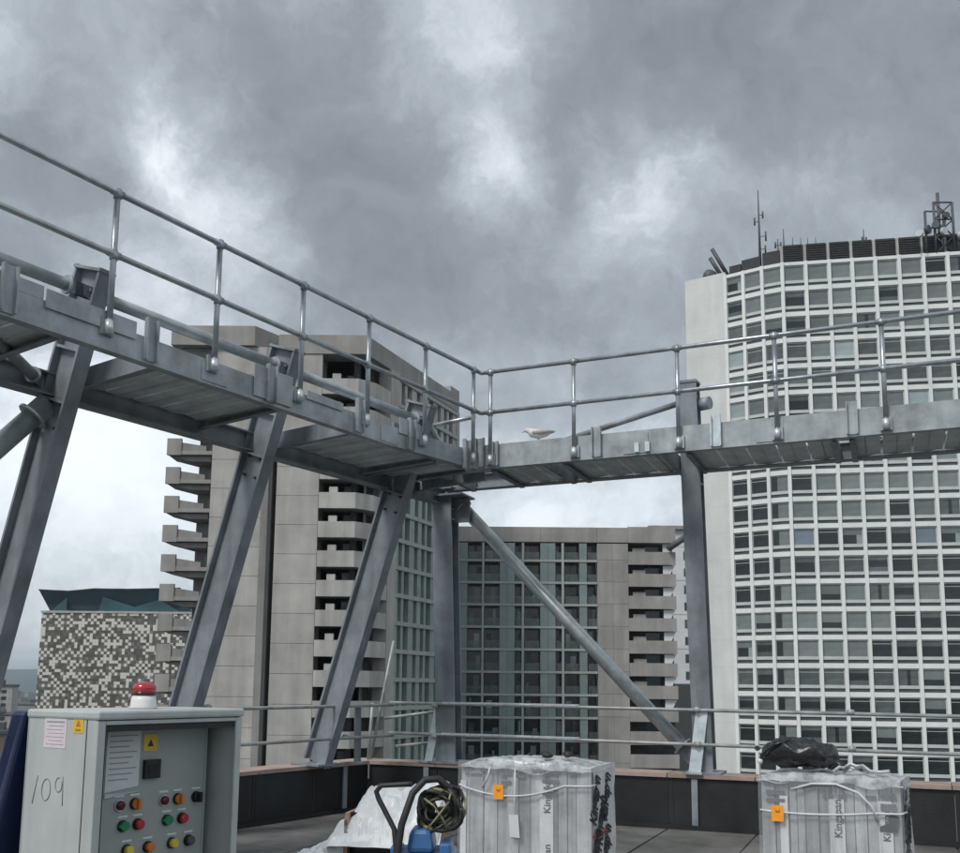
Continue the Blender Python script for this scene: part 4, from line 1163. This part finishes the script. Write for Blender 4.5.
# ------------------------------------------------------------------ wrapped insulation stacks
def pack(corner_xy, wid, dep, phi, h, label, ncol, variant):
    """corner_xy = front right bottom corner; front runs left from it"""
    ph = R(phi); fx = V((math.cos(ph), -math.sin(ph), 0)); bk = V((math.sin(ph), math.cos(ph), 0)); Z = V((0, 0, 1))
    C0 = V((corner_xy[0], corner_xy[1], 0)) - fx * wid
    P = lambda a, d, z: C0 + fx * a + bk * d + Z * z
    root = thing('insulation_pack', P(wid / 2, dep / 2, 0), label, 'wrapped pallet', 'film wrapped packs of insulation board')
    rn = random.Random(variant)
    # timber bearers
    for a in (.1, wid / 2, wid - .1):
        q = B(); q.hexa([P(a - .05, 0.02, 0), P(a + .05, 0.02, 0), P(a + .05, dep - .02, 0), P(a - .05, dep - .02, 0), P(a - .05, .02, .08), P(a + .05, .02, .08), P(a + .05, dep - .02, .08), P(a - .05, dep - .02, .08)]); q.build('bearer', wood, root)
    # upright boards: individual edges on the front
    nb = ncol; x = 0
    wsl = [rn.uniform(.7, 1.3) for _ in range(nb)]; tot = sum(wsl)
    for i, ws in enumerate(wsl):
        w_ = wid * ws / tot; e = rn.uniform(.0, .018); tp = h - rn.uniform(.03, .05)
        a0, a1 = x + .002, x + w_ - .002; x += w_
        q = B(); q.hexa([P(a0, e, .08), P(a1, e, .08), P(a1, dep, .08), P(a0, dep, .08), P(a0, e, tp), P(a1, e, tp), P(a1, dep, tp), P(a0, dep, tp)])
        q.build('board', foil, root, .004)
    # printed film cheek on the right-hand side
    q = B()
    def cheek(u, v):
        o = .010 + .006 * math.sin(v * 9 + u * 4) + .008 * pnoise(V((u * 3, v * 5, variant)))
        return P(wid + .004 + o, .0 + u * dep, .08 + v * (h - .11))
    q.grid(cheek, 14, 14); q.build('printed_cheek', filmw, root)
    # diagonal printed name repeated over the cheek
    for i, (u0, v0) in enumerate(((.03, .50), (.03, .02), (.28, .30), (.50, .50), (.50, .02), (.75, .28))):
        if variant == 2 and i > 3: continue
        org = P(wid + .024, .03 + u0 * dep, .14 + v0 * (h - .2))
        xd = bk * .34 + Z * .94; yd = (Z * .34 - bk * .94)
        if org.z < .1 or u0 * dep + .18 > dep: continue
        ts = .26
        o_ = text_faces('Kingspan', ts, org, xd, yd, 'printed_name', blktxt, root, .40, offset=.013)
        r0 = org - xd * .07
        q = B(); q.prof(r0, r0 + fx * .002, xd * .028, yd * .032, [(-1, -.4), (-.4, -.2), (-.3, -1), (.1, -.5), (.8, -.9), (.5, 0), (1, .6), (.2, .5), (-.2, 1), (-.4, .3), (-1, .5)]); q.build('red_emblem', redtxt, root)
    # vertical white name strips and small print on the front
    strips = ((.62, .11), (.0, .05)) if variant == 1 else ((.50, .10), (.14, .055), (.84, .09))
    for j, (a, ww_) in enumerate(strips):
        a0 = a * wid
        q = B(); q.hexa([P(a0, -.004, .1), P(a0 + ww_, -.004, .1), P(a0 + ww_, .001, .1), P(a0, .001, .1), P(a0, -.004, h - .17), P(a0 + ww_, -.004, h - .17), P(a0 + ww_, .001, h - .17), P(a0, .001, h - .17)])
        q.build('printed_strip', filmw, root)
        if ww_ > .08:
            for zz in (.12, .62) if variant == 1 else (.2, .58):
                if zz + .35 > h: continue
                text_faces('Kingspan', ww_ * .72, P(a0 + ww_ * .80, -.007, zz * h), Z, -fx, 'printed_name', blktxt, root, 1.0, .001, offset=.001)
    for (a0, z0_, w_, h_) in ((.04, h - .13, .14, .02), (.30, h - .12, .12, .03), (.32, h - .19, .09, .03), (.44, h - .13, .08, .02), (.62, h - .10, .16, .035), (.64, h - .16, .14, .025), (.65, h - .21, .10, .02), (.64, h - .255, .12, .03)) if variant == 1 else \
            ((.03, h - .10, .14, .03), (.04, h - .165, .13, .03), (.04, h - .215, .13, .022), (.46, h - .17, .07, .03), (.56, h - .17, .06, .03), (.76, h - .16, .07, .025), (.86, h - .15, .10, .035), (.86, h - .235, .10, .05)):
        q = B(); yy = -.009
        q.hexa([P(a0 * wid, yy, z0_), P(a0 * wid + w_, yy, z0_), P(a0 * wid + w_, yy + .002, z0_), P(a0 * wid, yy + .002, z0_), P(a0 * wid, yy, z0_ + h_), P(a0 * wid + w_, yy, z0_ + h_), P(a0 * wid + w_, yy + .002, z0_ + h_), P(a0 * wid, yy + .002, z0_ + h_)])
        q.build('print_panel', M('grey_print', (.11, .12, .14), .5, 0, .4, 60) if 'grey_print' not in bpy.data.materials else bpy.data.materials['grey_print'], root)
    if variant == 2:
        q = B(); yy = -.010; a0 = .845 * wid
        q.prof(P(a0, yy, h - .37), P(a0, yy + .003, h - .37), fx, Z, [(0, 0), (.11, 0), (.13, .10), (.07, .13), (.06, .06), (0, .03)]); q.build('black_emblem', blktxt, root)
    # labels
    la, lz = (.300, h - .30) if variant == 1 else (.085 * wid, h - .345)
    q = B(); q.hexa([P(la, -.047, lz), P(la + .085, -.047, lz), P(la + .085, -.044, lz), P(la, -.044, lz), P(la, -.047, lz + .110), P(la + .085, -.047, lz + .110), P(la + .085, -.044, lz + .110), P(la, -.044, lz + .110)]); q.build('orange_label', org_l, root)
    q = B(); q.prof(P(la + .03, -.0485, lz + .06), P(la + .03, -.0475, lz + .06), fx, Z, [(0, 0), (.03, 0), (.03, .025), (.02, .012), (.01, .012), (0, .025)]); q.build('label_mark', M('orange_ink', (.5, .12, .01)), root)
    if variant == 1:
        q = B(); q.hexa([P(.445, -.047, h - .58), P(.525, -.047, h - .585), P(.525, -.044, h - .585), P(.445, -.044, h - .58), P(.432, -.047, h - .415), P(.512, -.047, h - .41), P(.512, -.044, h - .41), P(.432, -.044, h - .415)]); q.build('delivery_note', paper_w, root)
    # clear stretch film round the front, wrinkled
    q = B()
    def film(u, v):
        return P(-.014 + u * (wid + .03), -.020 - .012 * abs(pnoise(V((u * 7, v * 3, variant)))) - .010 * (1 - abs(2 * u - 1)), .09 + v * (h - .10))
    q.grid(film, 40, 18); q.build('stretch_film', film_c, root)
    # bunched film over the top
    q = B()
    def topf(u, v):
        ed = min(u, 1 - u, v, 1 - v)
        hump = (1 - (2 * u - 1) ** 2) * (.060 if variant == 1 else .030) * (1 - .3 * v)
        zz = h - .038 + hump * min(1, ed * 9) + .022 * abs(pnoise(V((u * 4, v * 3, 3 + variant)))) + .008 * pnoise(V((u * 15, v * 7, 1))) + .003 * pnoise(V((u * 50, v * 30, 1)))
        e = 0
        if ed < .03:
            zz = h - .065 - .07 * max(0, pnoise(V((u * 4.3, v * 4.3, 4 + variant * 3))) + .1); e = .006
        return P(-.012 - e + u * (wid + .024 + 2 * e), -.020 - e + v * (dep + .03 + 2 * e), zz)
    q.grid(topf, 110, 44); q.build('top_film', film_t, root)
    for k in range(7 if variant == 1 else 5):       # small dark spots placed under the film edge
        a0 = (.03 + .135 * k) * wid; a1 = a0 + rn.uniform(.05, .11); zz = h - .085 - rn.uniform(0, .01)
        q = B(); q.prof(P(a0, -.0145, zz), P(a0, -.012, zz), fx, Z, [(0, 0), (a1 - a0, .004), (a1 - a0 + .01, .022), ((a1 - a0) * .5, .030), (-.01, .018)]); q.build('dark_spot', bpy.data.materials['grey_print'] if 'grey_print' in bpy.data.materials else ink, root)
    # hanging folds and cords
    def cord(pts, r, mat=strap_m, name='strap'):
        B().tube([P(*p) for p in pts], r, 7).build(name, mat, root)
    N = 16
    sag = .085 if variant == 1 else .02
    zc = h - .20 if variant == 1 else h - .275
    cord([(k / N * wid, -.034, zc - sag * math.sin(math.pi * min(1, (k / N) * 1.25)) ** .8 + .03 * (k / N)) for k in range(N + 1)] + [(wid + .03, .02, zc + .04)], .0075)
    if variant == 1:
        cord([(.27, -.035, h - .05), (.25, -.036, h - .13), (.20, -.034, h - .22)], .008, name='film_twist')
        cord([(.48, -.034, h - .06), (.475, -.034, h - .3), (.47, -.034, h - .55)], .006, name='film_twist')
        for (a, d, rr) in ((.72, .03, .030), (.86, .12, .022), (.64, .22, .03), (.80, .3, .03), (.55, .12, .018)):
            c = P(a, d, h + .045); q = B()
            q.grid(lambda u, v: c + fx * rr * 1.5 * math.sin(math.pi * v) * math.cos(2 * math.pi * u) * (1 + .3 * math.sin(7 * u)) + bk * rr * math.sin(math.pi * v) * math.sin(2 * math.pi * u) + Z * rr * .7 * math.cos(math.pi * v), 10, 6)
            q.build('dark_spot', blktxt, root)
    else:
        cord([(.22, -.034, h - .12), (.36, -.036, h - .075), (.52, -.036, h - .07), (.66, -.036, h - .12), (.74, -.036, h - .2), (.78, -.034, h - .30)], .009, name='film_twist')
        cord([(.50, .0, h + .01), (.54, .02, h + .045), (.57, .0, h + .040), (.61, .03, h + .07), (.65, .0, h + .055), (.69, .02, h + .06), (.74, .0, h + .025), (.80, .03, h + .02), (.86, .02, h + .03)], .012, film_t, name='film_twist')
        cord([(.56, .03, h + .01), (.60, .05, h + .05), (.63, .02, h + .035), (.68, .06, h + .05), (.72, .03, h + .01)], .014, film_t, name='film_twist')
    for i in range(5):
        a = rn.uniform(.05, wid - .05)
        cord([(a, -.026, .12), (a + rn.uniform(-.02, .02), -.030, h * .5), (a + rn.uniform(-.02, .02), -.028, h - .1)], .004, film_c, 'film_crease')
    return P, fx, bk, root
pack((.862, 7.5), 1.087, .64, 23, 1.03, 'film wrapped pack of grey boards with bold diagonal print on its side cheek', 11, 1)
P2, f2, b2, _ = pack((2.835, 6.6), .925, .50, 29, 1.03, 'film wrapped pack of grey boards with a black bag on top', 12, 2)

# black bag on the right pack
q = B(); cb = P2(.235, .22, 1.045)
def bag(u, v):
    a = 2 * math.pi * u; p = math.pi * v
    sx = .27 * (1 + .10 * pnoise(V((math.cos(a) * 2, math.sin(a) * 2, v * 3))) + .05 * math.sin(5 * a))
    x = sx * math.sin(p) ** .75 * math.cos(a); y = .20 * math.sin(p) ** .75 * math.sin(a)
    z = .075 * math.cos(p); z += .075 + .045 * pnoise(V((x * 9, y * 9, z * 10))) + .02 * pnoise(V((x * 26, y * 26, z * 26))) + (.05 * (1 - (x / .3) ** 2) if math.cos(p) > 0 else 0)
    return cb + f2 * x + b2 * y + V((0, 0, max(z, .002)))
q.grid(bag, 48, 26)
bagr = tag(q.build('bin_bag', bagm), 'crumpled black bag lying on top of the right wrapped pack', 'bag')
q = B(); cc = P2(-.02, .10, 1.085)
q.grid(lambda u, v: cc + V((.02 * math.sin(math.pi * v) * math.cos(6.283 * u), .02 * math.sin(math.pi * v) * math.sin(6.283 * u), .022 * math.cos(math.pi * v))), 10, 6)
q.build('white_tie', whtp, bagr)
q = B(); q.tube([P2(-.02, .10, 1.10), P2(.03, .06, 1.16), P2(.10, .04, 1.21), P2(.2, .06, 1.245)], .010, 6); q.build('bag_cord', bagm, bagr)
q = B(); q.tube([P2(.47, .08, 1.06), P2(.52, .05, 1.10), P2(.57, .04, 1.07)], .018, 7); q.build('bag_cord', bagm, bagr)

# ------------------------------------------------------------------ white tarpaulin over a crate
def tarped():
    c = V((-.78, 9.55, 0)); fx = V((.985, -.17, 0)).normalized(); bk = V((.17, .985, 0)).normalized(); Z = V((0, 0, 1))
    P = lambda a, d, z: c + fx * a + bk * d + Z * z
    cr = thing('timber_crate', P(0, 0, 0), 'low pinkish timber crate with a dark open end under the white sheet', 'crate')
    for (a0, a1, d0, d1, z0, z1, nm, mt) in ((-.42, .45, -.36, -.33, .165, .20, 'plank', wood), (-.42, .45, -.36, -.33, .0, .05, 'plank', wood), (-.42, -.38, -.329, .3, .0, .42, 'side_board', wood), (.41, .45, -.329, .3, .0, .42, 'side_board', wood), (-.375, .405, -.28, .3, .02, .42, 'inside_shade_block', blkp), (-.43, -.37, -.40, -.361, .0, .26, 'corner_post', wood)):  # black block puts the shade of the open end into colour
        q = B(); q.hexa([P(a0, d0, z0), P(a1, d0, z0), P(a1, d1, z0), P(a0, d1, z0), P(a0, d0, z1), P(a1, d0, z1), P(a1, d1, z1), P(a0, d1, z1)]); q.build(nm, mt, cr)
    def fold(x, y, k=1.0):
        n1 = pnoise(V((x * 2.2 + y * 1.2, y * 2.6, 2))); n2 = pnoise(V((x * 5 - y * 3, y * 5, 9))); n3 = pnoise(V((x * 12, y * 9 + x * 6, 5)))
        return k * (.06 * n1 + .075 * abs(n2) + .035 * abs(n3) + .02 * abs(pnoise(V((x * 22 + y * 9, y * 15, 3)))) - .03)
    def height(a, d):
        """top of what lies under the sheet"""
        r = min(1, max(0, (d + .50) / .30)); r = r * r * (3 - 2 * r)
        l = min(1, max(0, (a + .54) / .28)); l = l * l * (3 - 2 * l)
        z = .19 + .33 * r * (.25 + .75 * l) * 1.0
        step = min(1, max(0, (d + .10) / .12)); z += .10 * step * l
        if a > .36: z += .05 * math.exp(-((a - .42) / .06) ** 2 - ((d - .05) / .2) ** 2)
        return z
    q = B()
    def sheet(u, v):
        a = -.56 + 1.06 * u; d = -.50 + .95 * v
        z = height(a, d) + fold(a, d)
        if v < .08: z = z + (.14 - z) * (1 - v / .08) ; d = d + .06 * (1 - v / .08) * pnoise(V((a * 7, 1, 1)))
        if u < .05: z = z * (u / .05) + .12 * (1 - u / .05)
        if v > .95: z *= .5
        if u > .97: z *= .6
        return P(a, d, z)
    q.grid(sheet, 90, 70)
    def tail(u, v):
        a = -.40 - .42 * u - .05 * v; d = -.42 + .50 * v - .10 * u
        z = .30 * (1 - u) ** 2 + .012 + .10 * (1 - .6 * u) * abs(pnoise(V((u * 3, v * 6, 4)))) + .05 * abs(math.sin(v * 9 + u * 4)) * (1 - u * .6) + .012 * pnoise(V((u * 14, v * 14, 1)))
        if u > .96 or v < .04: z = .006
        return P(a, d, max(z, .006))
    q.grid(tail, 50, 50)
    def tail2(u, v):
        a = -.50 - .42 * u + .06 * v; d = -.66 + .26 * v + .04 * math.sin(u * 7)
        z = .010 + (.09 + .05 * pnoise(V((u * 5, v * 5, 3)))) * math.sin(math.pi * u) * math.sin(math.pi * v) + .03 * abs(pnoise(V((u * 9, v * 6, 7))))
        if min(u, v, 1 - u, 1 - v) < .03: z = .005
        return P(a, d, z)
    q.grid(tail2, 36, 24)
    o = q.build('white_sheet', tarp)
    tag(o, 'white plastic sheet draped over a crate with its end trailing on the roof', 'tarpaulin')
    
    text = B()
    for (x, y) in ((.14, .40), (.18, .40)):
        text.hexa([P(x, -.4, y), P(x + .03, -.4, y), P(x + .03, -.395, y), P(x, -.395, y), P(x, -.34, y + .07), P(x + .03, -.34, y + .07), P(x + .03, -.335, y + .07), P(x, -.335, y + .07)])
tarped()

# ------------------------------------------------------------------ blue hose machine
def machine():
    c = V((-.30, 5.75, 0)); fx = V((1, -.05, 0)).normalized(); bk = V((.05, 1, 0)).normalized(); Z = V((0, 0, 1))
    P = lambda a, d, z: c + fx * a + bk * d + Z * z
    root = thing('pressure_washer', P(0, 0, 0), 'blue wheeled pressure washer with a black bent tube handle', 'pressure washer')
    def bx(a0, a1, d0, d1, z0, z1, nm, mt, bev=.012, tp=0):
        q = B(); q.hexa([P(a0, d0, z0), P(a1, d0, z0), P(a1, d1, z0), P(a0, d1, z0), P(a0 + tp, d0 + tp, z1), P(a1 - tp, d0 + tp, z1), P(a1 - tp, d1 - tp, z1), P(a0 + tp, d1 - tp, z1)]); return q.build(nm, mt, root, bev)
    bx(-.17, .17, -.12, .2, .10, .665, 'body', bluep, .02)
    bx(-.10, .06, -.14, .12, .665, .80, 'motor_cover', bluep, .03, .02)
    bx(.08, .165, -.15, .1, .45, .725, 'pump_housing', bluep, .015, .01)
    bx(-.19, -.13, -.13, .05, .45, .70, 'side_tank', bluep, .012)
    for s in (-.2, .17):
        B().tube([P(s, .1, .13), P(s + .04, .1, .13)], .13, 20).build('wheel', rub, root)
    B().tube([P(-.125, -.18, .10), P(-.14, -.18, .62), P(-.165, -.15, .80), P(-.265, -.10, .96), P(-.28, -.10, 1.0), P(-.255, -.10, 1.035), P(-.10, -.10, 1.045), P(-.075, -.10, 1.045)], .0155, 12).build('handle', rub, root)
    B().tube([P(-.15, -.19, .30), P(-.15, -.19, .60), P(-.12, -.18, .83), P(-.065, -.14, 1.00), P(0.0, -.10, 1.07), P(.075, -.08, 1.075), P(.13, -.07, 1.03), P(.155, -.05, .97)], .021, 12).build('guard_loop', rub, root)
    # hose coil resting on top
    rn = random.Random(5)
    hs = thing('hose_coil', P(.05, 0, .74), 'tangled coil of black and muddy yellow hose on the blue machine', 'hose')
    for k in range(16):
        pts = []
        R0 = .100 + rn.uniform(-.03, .025); cx_, cz = .085 + rn.uniform(-.02, .03), .905 + rn.uniform(-.03, .03); dy = rn.uniform(-.10, .10); tl = rn.uniform(-.05, .05)
        for i in range(27):
            a = 2 * math.pi * i / 24 + k
            pts.append(P(cx_ + R0 * .95 * math.cos(a) + tl * math.sin(a), dy + .04 * math.sin(a * 2 + k), cz + R0 * (.92 + .06 * math.sin(3 * a + k)) * math.sin(a)))
        B().tube(pts, .0115 if k % 3 else .0085, 7).build('hose_loop', hose_y if k in (2, 6, 11) else hose_d, hs)
    B().tube([P(.02, -.15, .80), P(.07, -.16, .86), P(.14, -.14, .95), P(.15, -.12, 1.0)], .006, 6).build('hose_loop', hose_y, hs)
    B().tube([P(.00, -.13, .97), P(.06, -.15, .93), P(.12, -.14, .84), P(.13, -.12, .80)], .006, 6).build('hose_loop', hose_y, hs)
    for (x0, z0_, x1, z1_) in ((-.02, .80, .05, .93), (.05, .80, .16, .90)):
        q = B(); q.hexa([P(x0, -.02, z0_), P(x1, -.02, z0_), P(x1, .1, z0_), P(x0, .1, z0_), P(x0 + .01, -.02, z1_), P(x1 - .01, -.02, z1_), P(x1 - .01, .1, z1_), P(x0 + .01, .1, z1_)]); q.build('hose_fitting', hose_d, hs, .01)
machine()

# ------------------------------------------------------------------ pale gull resting on the walkway
def gull():
    c = W('R', .72, .10, 4.50); d = -AX['R'][0]; Z = V((0, 0, 1)); sd_ = AX['R'][1]
    root = thing('gull', c, 'pale gull resting on the right walkway beside the corner posts', 'gull')
    q = B(); q.tube([c - d * .17 + Z * .085, c - d * .10 + Z * .075, c + Z * .075, c + d * .08 + Z * .095, c + d * .115 + Z * .125, c + d * .15 + Z * .135, c + d * .175 + Z * .125], .05, 12, rs=[.008, .038, .060, .052, .036, .032, .010])
    q.build('body', gullw, root)
    for s in (-1, 1):
        q = B(); q.tube([c + d * .06 + sd_ * s * .045 + Z * .09, c - d * .05 + sd_ * s * .05 + Z * .085, c - d * .2 + sd_ * s * .02 + Z * .09], .03, 8, rs=[.02, .035, .006]); q.build('wing', gullg, root)
        B().tube([c + sd_ * s * .02, c + sd_ * s * .02 + Z * .04], .005, 5).build('leg', gully, root)
    B().tube([c + d * .17 + Z * .125, c + d * .215 + Z * .115], .009, 6, rs=[.010, .003]).build('bill', gully, root)
gull()
print('objects', len(bpy.data.objects))
